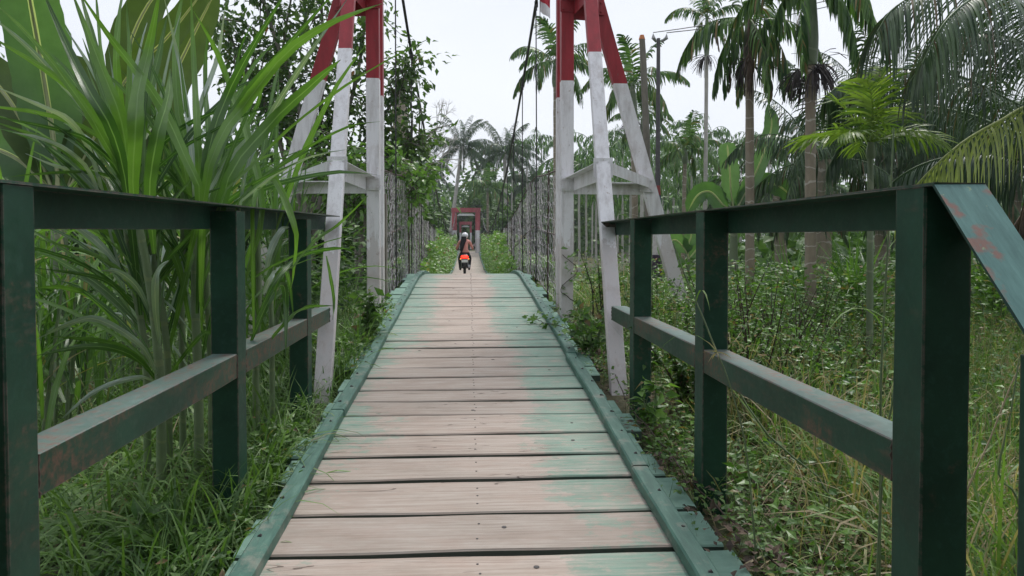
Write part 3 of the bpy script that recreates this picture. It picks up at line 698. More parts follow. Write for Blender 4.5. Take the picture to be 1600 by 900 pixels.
    keys = list(J); E = [('pel', 'waist'), ('waist', 'chest'), ('chest', 'sh'), ('sh', 'neck'), ('sh', 'ls'), ('ls', 'le'), ('le', 'lw'), ('lw', 'lh'), ('sh', 'rs'), ('rs', 're'), ('re', 'rw_'), ('rw_', 'rh'),
         ('pel', 'lp'), ('lp', 'lk'), ('lk', 'la'), ('la', 'lf'), ('pel', 'rp'), ('rp', 'rk'), ('rk', 'ra'), ('ra', 'rf')]
    off = np.array([0, .25, .8])
    me.from_pydata([tuple(np.array(J[k_][:3])-off) for k_ in keys], [(keys.index(a), keys.index(b)) for a, b in E], [])
    mt, ntb, bb = newmat('pink_jacket_and_dark_trousers'); v, g = posn(ntb); sx = ntb.nodes.new('ShaderNodeSeparateXYZ'); ntb.links.new(g.outputs['Position'], sx.inputs[0])
    f = math_(ntb, 'GREATER_THAN', sx.outputs[2], float(gz+.9)); ntb.links.new(mixc(ntb, f, (.018, .016, .02), (.72, .33, .28)), bb.inputs['Base Color']); bb.inputs['Roughness'].default_value = .85
    bo = link('body', me, mt, t)
    sk = bo.modifiers.new('skin', 'SKIN'); me.skin_vertices
    for i, k_ in enumerate(keys): me.skin_vertices[0].data[i].radius = (J[k_][3], J[k_][3]*(.8 if k_ in ('chest', 'waist', 'pel') else 1))
    me.skin_vertices[0].data[0].use_root = True
    sb = bo.modifiers.new('sub', 'SUBSURF'); sb.levels = 2; sb.render_levels = 2
    def ball(c, r, mat, nm, par):
        mb = MB(); V = []; 
        for i in range(9):
            th = math.pi*i/8
            for q in range(14): a = 2*math.pi*q/14; V.append(P(c[0]+r[0]*math.sin(th)*math.cos(a), c[1]+r[1]*math.sin(th)*math.sin(a), c[2]+r[2]*math.cos(th)))
        mb.add(V, [[i*14+q, (i+1)*14+q, (i+1)*14+(q+1) % 14, i*14+(q+1) % 14] for i in range(8) for q in range(14)]); return part(nm, mb, mat, par, True)
    ball((0, .32, 1.49), (.085, .10, .115), plain('skin', (.35, .19, .13), .6), 'head', t)
    ball((.01, .31, 1.535), (.135, .155, .125), plain('helmet_white', (.72, .72, .74), .25), 'helmet', t)
    sc_m = plain('black_scarf_cloth', (.006, .006, .007), .9)
    # headscarf: drapes from under the helmet over the left of the back
    mb = MB(); rows = [(1.50, -.115, .05, .155), (1.43, -.13, .06, .15), (1.34, -.15, .06, .10), (1.22, -.17, .01, .075), (1.08, -.175, -.03, .068), (.97, -.165, -.07, .065), (.88, -.15, -.10, .075)]
    V = []
    for z, xa, xb, yb in rows:
        for i in range(7): u = i/6; V.append(P(xa+(xb-xa)*u, yb-.02*math.sin(u*math.pi)-.008*math.sin(u*17+z*9), z))
    mb.add(V, [[r_*7+i, r_*7+i+1, (r_+1)*7+i+1, (r_+1)*7+i] for r_ in range(6) for i in range(6)]); so_ = part('headscarf', mb, sc_m, t, True)
    md = so_.modifiers.new('thick', 'SOLIDIFY'); md.thickness = .012
scooter_and_rider()

# ================================================================ VEGETATION
def pline_leaf(mb, pts, width, fold=.16, n=14, tone=.5, prof=None, twist=0.0, cols=5):
    """one long leaf along 3-D control points: folded at the midrib, widths tapering to the tip"""
    p = curve_pts(pts, n+1); d = nrm(np.gradient(p, axis=0))
    if prof is None: prof = np.interp(np.linspace(0, 1, n+1), [0, .12, .45, .75, .92, 1], [.28, .6, 1, .72, .3, .03])
    V = []
    view = nrm(p-np.array([CAMX, 0, CAMZ]))
    for i in range(n+1):
        side = np.cross(d[i], nrm(view[i]*.75+np.array([.35*math.sin(twist), .3, .5*math.cos(twist)])))
        side = nrm(side); up = np.cross(side, d[i]); up = up if up[2] > 0 else -up
        a = twist*.35*math.sin(i/n*2.5+twist*3); side, up = side*math.cos(a)+up*math.sin(a), up*math.cos(a)-side*math.sin(a)
        for j in range(cols):
            u = j/(cols-1)*2-1; wv = .003*math.sin(i*1.9+j*2.1)
            V.append(p[i]+side*u*width/2*prof[i]+up*(abs(u)*fold*width*prof[i]+wv))
    Q = [[i*cols+j, i*cols+j+1, (i+1)*cols+j+1, (i+1)*cols+j] for i in range(n) for j in range(cols-1)]
    mb.add(V, Q, tone=tone, acr=np.tile(np.linspace(0, 1, cols), n+1))

# ---------------------------------------------------------------- cane grass over the left railing
def cane_clump(label, base_px, Y, stems, lvs, nrand, seed, group='tall cane grass clumps', rnd_top=(.5, 1.6), mat='blade'):
    rs = np.random.RandomState(seed)
    b = at(base_px[0], base_px[1], Y); b[2] = groundz(b[0], b[1])
    t = thing('cane_grass', label, 'grass clump', tuple(b), group)
    for (pts, wpx, Yo) in stems:
        q = [at(x, y_, Y+Yo) for x, y_ in pts]; g = q[0].copy(); g[2] = float(groundz(g[0], g[1]))-.03; q = [g]+q
        mb = MB(); c = curve_pts(q, 12); tube(mb, c, np.linspace(wpx*Y/1155/2, wpx*Y/1155*.36, 12), 10); part('stem', mb, M['stem'], t, True)
    for row in lvs:
        pts, wpx, Yo, pale = row
        if 225 < pts[0][1] < 335: k0 = rs.uniform(60, 230); pts = [(pts[0][0]+(base_px[0]-pts[0][0])*.25*k0/100+rs.uniform(-6, 6), pts[0][1]+k0)]+list(pts); wpx = wpx*.88
        q = [at(x, y_, Y+Yo+.12*math.sin(k_*1.3+x*.01)) for k_, (x, y_) in enumerate(pts)]
        mb = MB(); pline_leaf(mb, q, wpx*(Y+Yo)/1155*.92, fold=rs.uniform(.06, .2), tone=rs.uniform(.15, .92), twist=rs.uniform(-1.2, 1.2)); part('leaf', mb, M['pale' if pale else mat], t, True)
    for i in range(nrand):
        # leaves leaving the stems at random
        st = stems[rs.randint(len(stems))]; p0 = at(*st[0][-1], Y+st[2]); p1 = at(*st[0][0], Y+st[2]); f = rs.uniform(0, 1)
        p = p0*(1-f)+p1*f; az = rs.uniform(0, 2*math.pi); el = rs.uniform(.8, 1.45); Ln = rs.uniform(.55, 1.15)
        if math.cos(az) > .3 and rs.rand() < .6: az += math.pi   # fewer lean across the deck
        if math.sin(az) < -.2: az = -az
        d = np.array([math.cos(az)*math.cos(el), math.sin(az)*math.cos(el), math.sin(el)]); q = [p]
        for k_ in range(5): d = nrm(d+np.array([0, 0, -rs.uniform(.04, .28)])); q.append(q[-1]+d*Ln/5)
        mb = MB(); pline_leaf(mb, q, rs.uniform(.012, .034), fold=rs.uniform(.05, .25), n=9, tone=rs.uniform(0, .9), twist=rs.uniform(-1.5, 1.5), cols=3)
        part('leaf', mb, M['pale' if rs.rand() < .2 else mat], t, True)
    return t
stA = [([(250, 590), (232, 430), (203, 290)], 15, 0), ([(262, 560), (246, 440), (214, 285)], 12, .2), ([(228, 560), (205, 420), (190, 280)], 12, .15)]
lvA = [
 ([(200, 293), (160, 215), (127, 160), (53, 63), (-25, -10)], 15, 0, 0), ([(207, 293), (140, 173), (83, 117), (-30, 48)], 17, .1, 0), ([(150, 195), (93, 127), (43, 73), (-20, 20)], 10, .25, 1),
 ([(197, 287), (173, 200), (140, 143), (110, 83), (62, -25)], 24, -.05, 0), ([(203, 293), (190, 190), (160, 110), (110, -20)], 25, .05, 0),
 ([(313, 310), (293, 253), (253, 167), (213, 110), (173, 60), (115, -25)], 22, -.15, 0), ([(208, 290), (212, 200), (217, 140), (232, 80), (252, -25)], 29, -.1, 0),
 ([(206, 293), (200, 200), (203, 100), (198, 2)], 12, .1, 0), ([(234, 296), (248, 205), (263, 153), (266, 108)], 27, -.2, 0),
 ([(222, 290), (180, 180), (160, 90), (150, -20)], 18, .3, 0), ([(215, 290), (225, 180), (245, 100), (262, 20)], 18, .35, 0), ([(195, 290), (150, 230), (100, 205), (-30, 178)], 12, .1, 0),
 ([(142, 240), (110, 190), (67, 167), (-25, 128)], 11, .05, 1), ([(165, 300), (130, 262), (80, 222), (-25, 185)], 13, .2, 0), ([(150, 290), (110, 238), (60, 215), (20, 207)], 8, 0, 1),
 ([(228, 300), (198, 230), (170, 150), (140, 40), (120, -30)], 16, .4, 0), ([(185, 290), (150, 270), (95, 262), (40, 240)], 9, .3, 1), ([(200, 240), (183, 120), (186, 30), (195, -25)], 15, .5, 0),
 ([(242, 520), (219, 470), (190, 427), (138, 395), (50, 372)], 10, .1, 0), ([(240, 525), (200, 470), (156, 435), (50, 418)], 9, .15, 0), ([(245, 585), (220, 540), (156, 500), (112, 505), (58, 530)], 12, -.1, 1),
 ([(245, 595), (213, 557), (161, 534), (80, 526)], 12, .05, 0), ([(250, 600), (219, 565), (180, 545), (127, 542), (55, 556)], 13, 0, 0), ([(250, 540), (243, 478), (245, 427), (263, 407)], 12, -.1, 1),
 ([(240, 500), (215, 450), (185, 425), (158, 423)], 11, -.05, 1), ([(235, 500), (200, 400), (160, 360), (110, 352)], 12, .2, 0), ([(262, 560), (282, 470), (300, 400), (322, 350)], 10, .2, 0),
 ([(250, 600), (215, 590), (150, 610), (90, 660)], 9, -.1, 1), ([(255, 600), (300, 540), (330, 520), (368, 560)], 8, .15, 0), ([(205, 540), (150, 470), (100, 450), (50, 450)], 10, .3, 0)]
cane_clump('tall clump of broad bladed cane grass behind the left railing, nearest its first bay', (250, 600), 3.35, stA, lvA, 100, 11)
stB = [([(310, 600), (305, 440), (312, 300)], 15, 0), ([(285, 580), (284, 430), (290, 300)], 11, .15), ([(330, 560), (322, 430), (318, 300)], 12, .1)]
lvB = [
 ([(305, 305), (300, 240), (287, 140), (277, 83), (255, -10)], 12, .1, 1), ([(312, 300), (308, 200), (303, 100), (298, -20)], 15, 0, 0), ([(410, 330), (387, 213), (364, 151), (338, 80), (303, 18)], 16, .1, 0),
 ([(316, 307), (347, 231), (382, 169), (427, 98), (508, 32)], 9, .15, 1), ([(318, 300), (330, 220), (355, 150), (391, 80), (452, -20)], 22, -.05, 0), ([(320, 305), (343, 233), (377, 157), (433, 90), (530, -20)], 18, -.1, 0),
 ([(320, 293), (350, 205), (380, 167), (443, 87), (513, 38), (597, 6)], 22, -.2, 0), ([(350, 300), (417, 200), (487, 133), (532, 94)], 26, -.25, 0), ([(340, 320), (400, 253), (450, 203), (517, 150), (600, 97), (672, 60)], 6, -.3, 0),
 ([(370, 320), (427, 267), (487, 227), (547, 197), (594, 190)], 6, -.2, 0), ([(385, 262), (410, 207), (427, 173), (467, 110), (500, 60), (545, -5)], 12, -.15, 1), ([(330, 300), (325, 200), (320, 120), (326, 40)], 13, .35, 0),
 ([(300, 300), (270, 220), (245, 160), (240, 80)], 13, .3, 1), ([(295, 300), (310, 180), (340, 90), (352, 10)], 11, .4, 1), ([(312, 300), (280, 180), (275, 60), (288, -20)], 16, .3, 0), ([(330, 310), (352, 240), (372, 90), (398, 30)], 8, .35, 0),
 ([(312, 420), (296, 380), (290, 320), (268, 250)], 12, .2, 0), ([(300, 520), (280, 420), (260, 380), (245, 365)], 12, .1, 0), ([(330, 520), (352, 440), (362, 370), (371, 320)], 10, .2, 0),
 ([(305, 590), (330, 560), (365, 570), (395, 620)], 8, .1, 0), ([(300, 300), (280, 260), (255, 190), (190, 110)], 14, .2, 0), ([(320, 300), (345, 260), (400, 170), (412, 110)], 12, .3, 0)]
cane_clump('tall cane grass clump with blades arching right across the pylon', (310, 600), 3.5, stB, lvB, 65, 12)
stC = [([(400, 560), (405, 440), (398, 300)], 11, 0), ([(425, 540), (424, 440), (430, 330)], 9, .1)]
lvC = [([(395, 330), (410, 292), (430, 280), (453, 330), (462, 367), (460, 410), (455, 450)], 14, -.5, 0), ([(415, 430), (424, 390), (440, 360), (452, 355)], 12, -.1, 1), ([(412, 460), (425, 430), (438, 416)], 10, -.1, 1),
 ([(400, 500), (430, 440), (470, 400), (530, 388), (555, 395)], 8, -.55, 0), ([(455, 420), (490, 378), (530, 350), (575, 306)], 6, -.6, 0), ([(390, 540), (420, 470), (442, 445), (447, 480), (446, 560)], 13, -.45, 0),
 ([(400, 520), (440, 430), (452, 440), (459, 500)], 8, -.4, 0), ([(398, 330), (392, 230), (384, 160), (380, 90)], 12, .1, 0), ([(402, 320), (418, 240), (440, 160), (470, 100)], 9, .2, 0), ([(405, 500), (395, 450), (380, 420), (365, 415)], 10, 0, 0),
 ([(510, 400), (516, 430), (522, 470), (520, 500)], 6, -.5, 0), ([(415, 540), (450, 500), (480, 480), (520, 478)], 8, -.3, 0), ([(398, 310), (370, 240), (352, 200), (330, 180)], 10, .25, 0)]
cane_clump('smaller cane grass clump behind the left railing with one blade folded over the top rail', (405, 560), 3.95, stC, lvC, 18, 13)
# more clumps farther left and behind
def grass_clump(label, x, y, seed, h=1.3, n=60, wd=.03, mat='blade', cat='grass clump', group='tall cane grass clumps', name='cane_grass', ns=5):
    z = float(groundz(x, y)); t = thing(name, label, cat, (x, y, z), group); rs = np.random.RandomState(seed)
    for i in range(ns):
        mb = MB(); a = rs.uniform(0, 6.28); l = rs.uniform(.1, .25)
        q = [(x+rs.normal(0, .08), y+rs.normal(0, .08), z-.02)]; q += [(q[0][0]+math.cos(a)*l*.5, q[0][1]+math.sin(a)*l*.5, z+h*.45), (q[0][0]+math.cos(a)*l, q[0][1]+math.sin(a)*l, z+h*.9)]
        tube(mb, curve_pts(q, 8), np.linspace(.014, .007, 8), 7); part('stem', mb, M['stem'], t, True)
    mb = MB(); a = rs.uniform(0, 6.28, n); el = rs.uniform(.7, 1.45, n); f = rs.uniform(.1, 1, n)**.8
    P = np.stack([x+rs.normal(0, .1, n)+np.cos(a)*.1*f, y+rs.normal(0, .1, n), z+f*h*.9], 1)
    D = np.stack([np.cos(a)*np.cos(el), np.sin(a)*np.cos(el), np.sin(el)], 1); S = np.stack([-np.sin(a), np.cos(a), rs.normal(0, .3, n)], 1)
    ribbon(mb, P, D, S, rs.uniform(.5, 1.1, n), rs.uniform(.6, 1.2, n)*wd, 7, rs.uniform(.1, .9, n), np.interp(np.linspace(0, 1, 8), [0, .3, .7, 1], [.6, 1, .7, .03]), fold=.15, tone=rs.uniform(0, 1, n))
    part('leaves', mb, M[mat], t, True); return t
for i, (px, Y, h, lab) in enumerate([(20, 4.6, 1.5, 'cane grass clump at the left edge of the picture under the banana leaves'), (110, 5.2, 1.2, 'cane grass clump left of the tallest clump, seen under the top rail'), (180, 6.5, 1.5, 'cane grass clump in the shade behind the first railing bay'), (60, 7.5, 1.7, 'dark cane grass clump far left in front of the wood'),
                           (350, 5.4, 1.5, 'cane grass clump behind the second railing post on the left'), (300, 7.5, 1.8, 'cane grass clump standing in front of the banana plants'), (440, 6.2, 1.2, 'cane grass clump beside the left pylon outer leg')]):
    p = at(px, 500, Y); grass_clump(lab, p[0], p[1], 30+i, h, 90, .034)
for i, (px, Y, h, lab) in enumerate([(1560, 9, 1.1, 'cane grass clump on the right below the coconut fronds'), (1480, 10, 1.0, 'cane grass clump right of the young palm behind the meadow'), (1340, 9.5, 1.0, 'cane grass clump at the foot of the young areca palm'), (1240, 11, .9, 'low cane grass clump between the two ringed trunks')]):
    p = at(px, 400, Y); grass_clump(lab, p[0], p[1], 50+i, h, 130, .03, 'blade')

# ---------------------------------------------------------------- meadow, verge and litter (uncountable)
def scatter(n, x0, x1, y0, y1, keep=None):
    x = U(x0, x1, n); y = U(y0, y1, n)
    if keep is not None: k = keep(x, y); x, y = x[k], y[k]
    return np.stack([x, y, groundz(x, y)-.01], 1)
def grass_field(name, label, mat, P, h, wd, nseg, lean=(.1, .75), droop=(.2, 1.4), clump=0, tr=(0, 1)):
    P = foot_clear(P)
    n = len(P); a = U(0, 2*math.pi, n); l = U(*lean, n); mb = MB()
    D = np.stack([np.cos(a)*np.sin(l), np.sin(a)*np.sin(l), np.cos(l)], 1); S = np.stack([-np.sin(a), np.cos(a), rng.normal(0, .4, n)], 1)
    patch = .5+.5*np.sin(P[:, 0]*1.7+np.sin(P[:, 1]*1.3)*2); tone = np.clip(U(tr[0], tr[1], n)*.75+patch*.25*tr[1], 0, 1)
    ribbon(mb, P, D, S, U(*h, n), U(*wd, n), nseg, U(*droop, n), tone=tone)
    o = part(name, mb, M[mat]); tag(o, label, 'grass', kind='stuff'); return o
def foot_clear(P):   # trodden ground in front of the pylon feet
    c = (np.abs(P[:, 0]) < 1.2) & (P[:, 1] > 4.2) & (P[:, 1] < 4.95); return P[~c | (rng.uniform(0, 1, len(P)) < .12)]
off_deck = lambda s: (lambda x, y: (np.abs(x) > s+.04*rng.normal(0, 1, len(x))))
def clumped(P, nper, r):
    Q = np.repeat(P, nper, 0); Q[:, :2] += rng.normal(0, r, (len(Q), 2)); Q[:, 2] = groundz(Q[:, 0], Q[:, 1])-.01; return Q
# left verge: medium blades arching toward the kerb
P = clumped(np.concatenate([scatter(700, -3.0, -.9, 1.0, 6.8), scatter(430, -1.12, -.80, 1.2, 6.6)]), 18, .045); P = P[np.abs(P[:, 0]) > .84]
grass_field('verge_grass', 'dark green arching grass on the left verge beside the deck', 'grassL', P, (.16, .50), (.004, .012), 5, (.1, .9), (.5, 2.0), tr=(0, .98))
P = clumped(scatter(140, -2.6, -.92, 1.4, 5.5), 10, .06); P = P[np.abs(P[:, 0]) > .9]
grass_field('broad_verge_grass', 'broader shaded blades among the left verge grass', 'grassL', P, (.25, .55), (.012, .022), 6, (.2, .9), (.5, 1.8), tr=(.1, .88))
P = clumped(scatter(1500, -9, -1.2, 5, 16, off_deck(1.15)), 12, .09)
grass_field('wood_edge_grass', 'grass growing under the trees left of the bridge', 'grassL', P, (.25, .8), (.008, .02), 4, (.1, .7), (.3, 1.5), tr=(.1, .98))
# right meadow
P = clumped(scatter(1150, .93, 3.4, 1.0, 6.8, off_deck(.97)), 18, .05); P = P[P[:, 0] > .9]
grass_field('verge_grass', 'green and straw coloured grass on the right verge under the railing', 'grassR', P, (.10, .38), (.003, .009), 4, (.1, 1.1), (.3, 2.0), tr=(.0, 1))
P = clumped(scatter(2900, 1.55, 7.5, 1.6, 10.5), 15, .07)
grass_field('meadow_grass', 'tall mixed green and dry meadow grass right of the railing', 'grassR', P, (.3, .85), (.005, .012), 4, (.05, .7), (.1, 1.5), tr=(.05, 1))
P = clumped(scatter(2600, 1.3, 22, 8, 26, off_deck(1.25)), 9, .14)
grass_field('field_grass', 'high grass in front of the palm plantation', 'grassR', P, (.35, .9), (.010, .024), 3, (.05, .6), (.1, 1.2), tr=(.1, .95))
def weeds(name, label, n, x0, x1, y0, y1, hz, size, mat, s=1.0, cl=14, r=.09, tr=(0, 1)):
    C0 = scatter(n, x0, x1, y0, y1, off_deck(s)); Q = np.repeat(C0, cl, 0); Q[:, :2] += rng.normal(0, r, (len(Q), 2)); Q = foot_clear(Q[np.abs(Q[:, 0]) > s-.07])
    Q[:, 2] = groundz(Q[:, 0], Q[:, 1])+U(hz[0], hz[1], len(Q)); m = len(Q); D = rdir(m, .15); D[:, 2] = np.abs(D[:, 2])*.4
    mb = MB(); leaves(mb, Q, D, rdir(m, 2.2), U(size[0], size[1], m), .55, tone_rng=tr)
    # thin stalks
    k = m//3; ribbon(mb, np.stack([Q[:k, 0], Q[:k, 1], groundz(Q[:k, 0], Q[:k, 1])], 1), rdir(k, 3), rdir(k), Q[:k, 2]-groundz(Q[:k, 0], Q[:k, 1])+.02, .003, 2, .1, tone=.1)
    o = part(name, mb, M[mat]); return tag(o, label, 'ground cover', kind='stuff')
weeds('ground_weeds', 'small creeping broadleaf weeds over the right verge', 800, .95, 3.6, 1.2, 7.5, (.01, .13), (.02, .05), 'weed', .98, 16)
weeds('ground_weeds', 'low broadleaf weeds among the left verge grass', 320, -2.6, -.98, 1.4, 7.5, (.01, .12), (.025, .06), 'weed', 1.0, 12, tr=(0, .9))
weeds('leaf_litter', 'dry brown leaf litter on the plank ends right of the kerb', 60, .84, .98, 2.2, 6.5, (.125, .14), (.02, .05), 'dead', .86, 9, .06)
weeds('leaf_litter', 'dry brown leaf litter along the right edge of the deck', 260, .93, 1.9, 1.3, 7, (0, .02), (.03, .07), 'dead', .94, 9, .08)
weeds('meadow_weeds', 'waist high leafy weeds mixed into the right meadow', 330, 1.35, 5.5, 3.2, 9.5, (.05, .75), (.025, .055), 'bush', 1.3, 60, .16)
weeds('ground_weeds', 'broad leaved weeds and seedlings in the grass under the right railing', 150, .98, 2.6, 1.4, 6, (.02, .26), (.03, .075), 'bush', 1.0, 16, .07)
weeds('meadow_weeds', 'tall leafy weeds hiding the foot of the near palm trunks', 300, 2.3, 10, 6.8, 11.5, (.1, 1.15), (.05, .10), 'bush', 1.3, 55, .25)
weeds('kerb_weeds', 'weeds spilling over the plank ends on the left', 150, -1.05, -.84, 1.5, 8, (.10, .2), (.025, .05), 'weed', .83, 12, .06)
weeds('kerb_weeds', 'weeds spilling over the plank ends on the right', 120, .86, 1.1, 2.6, 8, (.09, .17), (.02, .045), 'weed', .85, 12, .06)
weeds('undergrowth', 'dense leafy undergrowth filling the wood edge left of the bridge', 900, -12, -1.25, 7.2, 24, (.05, 1.1), (.06, .14), 'forest', 1.3, 46, .28)
weeds('undergrowth', 'dense leafy undergrowth beyond the right pylon', 520, 1.3, 6, 9, 26, (.05, .8), (.05, .12), 'vine', 1.3, 34, .25)
weeds('undergrowth', 'dark leafy undergrowth at the foot of the palms', 650, 4, 30, 13, 40, (.05, 1.0), (.08, .18), 'forest', 1.3, 34, .4)

# wiry dry stalks and seed heads in the right meadow
def seed_heads():
    mb = MB(); n = 900
    P = scatter(n, 1.1, 5.5, 2.0, 8.5); hgt = U(.3, .75, n); top = P+np.stack([rng.normal(0, .08, n), rng.normal(0, .08, n), hgt], 1)
    ribbon(mb, P, top-P, rdir(n), hgt, .0028, 3, .12, [1, 1, .9, .7], tone=.97)
    for i in range(5):
        D = rdir(n, .9); ribbon(mb, top-np.array([0, 0, .01]), D, rdir(n), U(.03, .08, n), .0035, 2, .5, [1, .8, .3], tone=U(.82, .97, n))
    o = part('grass_seed_heads', mb, M['grassR']); tag(o, 'straw coloured grass seed heads standing above the right meadow', 'grass', kind='stuff')
seed_heads()
# single long stalks close to the lens
def stalk(name, label, pts, wpx, Y, mat='stem', head=0, grp='lone grass stalks near the right railing'):
    q = [at(x, y_, Y) for x, y_ in pts]; g = q[0].copy(); g[2] = float(groundz(g[0], g[1])); loc = tuple(g)
    t = thing(name, label, 'grass stalk', loc, grp); mb = MB(); c = curve_pts([g]+q, 16); tube(mb, c, np.linspace(wpx*Y/1155/2, wpx*Y/1155/4, 16), 5); part('stalk', mb, M[mat], t, True)
    if head:
        mb = MB(); n = 12; P = np.repeat(c[-1:], n, 0)
        ribbon(mb, P, rdir(n, .2), rdir(n), U(.03, .07, n), .004, 3, .4, tone=.9); part('seed_head', mb, M['grassR'], t)
    else:
        for i in (5, 8, 11):
            mb = MB(); a = random.uniform(0, 6); ribbon(mb, c[i:i+1], [[math.cos(a)*.5, math.sin(a)*.5, 1]], [[-math.sin(a), math.cos(a), 0]], random.uniform(.2, .34), .008, 6, 1.2, fold=.1, tone=.4); part('blade', mb, M['grassR'], t, True)
stalk('grass_stalk', 'thin upright stalk crossing the right middle rail near the first post', [(1375, 780), (1376, 600), (1382, 470), (1390, 330), (1396, 200)], 5, 2.2)
stalk('grass_stalk', 'bent dark stalk in front of the right near post', [(1370, 900), (1382, 700), (1398, 600), (1400, 480), (1402, 440)], 5, 2.05)
stalk('grass_stalk', 'curved stalk with spiky seed head in front of the second right post', [(1180, 860), (1165, 700), (1140, 600), (1120, 550)], 4, 2.5, head=1)
stalk('grass_stalk', 'leaning stalk rising left from the meadow across the second right post', [(1290, 760), (1200, 680), (1130, 570), (1100, 500), (1070, 430), (1052, 380)], 4, 2.9, head=0)
stalk('grass_stalk', 'slanting dry stalk between the near post and the right edge', [(1500, 800), (1545, 690), (1580, 600), (1600, 560)], 4, 2.6, mat='dry')
stalk('grass_stalk', 'dark green stalk between the last two right posts', [(1585, 880), (1590, 780), (1560, 740), (1578, 650), (1592, 560)], 5, 2.4)

# ---------------------------------------------------------------- shrubs and vines
def shrub(name, label, x, y, h, sp, nst, nl, size, leafm, stemm, seed, cat='shrub', group=None, tr=(0, 1)):
    rs = np.random.RandomState(seed); z = float(groundz(x, y)); t = thing(name, label, cat, (x, y, z), group); LP = []; ld = []
    for i in range(nst):
        a = rs.uniform(0, 6.28); l = sp*rs.uniform(.3, 1); hh = h*rs.uniform(.65, 1)
        q = curve_pts([(x+rs.normal(0, .05), y+rs.normal(0, .05), z-.02), (x+math.cos(a)*l*.45, y+math.sin(a)*l*.45, z+hh*.5), (x+math.cos(a)*l, y+math.sin(a)*l, z+hh)], 14)
        mb = MB(); tube(mb, q, np.linspace(.006+h*.004, .002, 14), 5)
        for k_ in range(4):
            i0 = rs.randint(4, 11); b = nrm(rs.normal(0, 1, 3)+[0, 0, .7]); l2 = h*rs.uniform(.15, .32); q2 = np.array([q[i0]+b*l2*s_ for s_ in (0, .5, 1)]); tube(mb, q2, np.linspace(.003, .0012, 3), 4)
            m = max(2, nl//nst//6); f = rs.rand(m, 1); LP.append(q2[0]+(q2[2]-q2[0])*f)
        part('stem', mb, M[stemm], t, True)
        m = nl//nst//3; f = rs.uniform(.2, 1, m)*13; i0 = f.astype(int).clip(0, 12); LP.append(q[i0]+(q[i0+1]-q[i0])*(f-i0)[:, None])
    P = np.concatenate(LP); m = len(P); D = nrm(rs.normal(0, 1, (m, 3))*[1, 1, .5]+[0, 0, .1]); mb = MB()
    leaves(mb, P, D, nrm(rs.normal(0, .5, (m, 3))+[0, 0, 1]), rs.uniform(*size, m), .52, tone=rs.uniform(tr[0], tr[1], m)); part('foliage', mb, M[leafm], t)
    return t
for i, (px, py, Y, h, lab) in enumerate([(1180, 560, 4.6, 1.15, 'dark stemmed small leaved shrub behind the right middle rail'), (1250, 560, 5.0, 1.05, 'small leaved shrub right of the dark stemmed one'), (1120, 540, 5.4, 1.2, 'small leaved shrub half hidden behind the second right post'), (1060, 520, 5.6, .7, 'low leafy shrub between the second and third right posts'),
        (1210, 500, 6.6, 1.15, 'bright green shrub in front of the ringed trunk'), (1320, 520, 6.2, .9, 'thin shrub with reddish tips in the meadow'), (940, 560, 7.6, .8, 'leafy shrub between the legs of the right pylon')]):
    p = at(px, py, Y); shrub('shrub', lab, p[0], p[1], h, .42, 9, 1150, (.022, .045), 'weed', 'dstem', 70+i, group='small shrubs in the right meadow', tr=(.1, .95))
for i, (px, py, Y, h, lab) in enumerate([(1085, 560, 4.5, .62, 'low bushy shrub right beside the second right post'), (1150, 540, 5.3, 1.15, 'leafy shrub rising to the top rail in the second right bay'), (1215, 560, 5.2, 1.0, 'dense leafy shrub in the middle of the meadow shrubs'), (1290, 540, 5.7, .95, 'dense shrub right of the small leaved shrubs'), (1140, 500, 7.2, 1.2, 'tall green shrub behind the second right post'), (1265, 500, 7.4, 1.15, 'tall green shrub at the foot of the palm with fruit stalks'), (1350, 500, 7.6, .9, 'green shrub left of the right near post'), (1030, 500, 7.0, .85, 'green shrub at the foot of the right pylon outer leg'), (1380, 560, 5.4, .6, 'low shrub in the tall grass beside the near post')]):
    p = at(px, py, Y); shrub('shrub', lab, p[0], p[1], h, .5, 10, 1700, (.03, .06), 'bush', 'dstem', 170+i, group='small shrubs in the right meadow', tr=(.0, 1))
p = at(1015, 640, 3.9); shrub('seedling', 'young plant with large pale green leaves at the foot of the third right post', p[0]+.02, p[1], .42, .1, 2, 60, (.06, .11), 'vine', 'stem', 90)
p = at(200, 800, 2.7); shrub('seedling', 'broad leaved seedling in the grass below the left middle rail', p[0], p[1], .28, .1, 2, 40, (.07, .12), 'weed', 'stem', 91)
p = at(575, 520, 6.3); shrub('broadleaf_plant', 'dark broad leaved plant beside the foot of the left pylon', p[0]-.03, p[1], .55, .22, 5, 190, (.06, .12), 'weed', 'stem', 92)
p = at(545, 560, 5.6); shrub('broadleaf_plant', 'leafy plant leaning on the left kerb near the pylon leg', p[0]-.1, p[1], .42, .25, 5, 200, (.05, .09), 'vine', 'stem', 93)
p = at(900, 540, 5.7); shrub('broadleaf_plant', 'leafy climber at the foot of the right pylon', p[0]+.12, p[1], .5, .3, 6, 240, (.05, .10), 'weed', 'stem', 94)
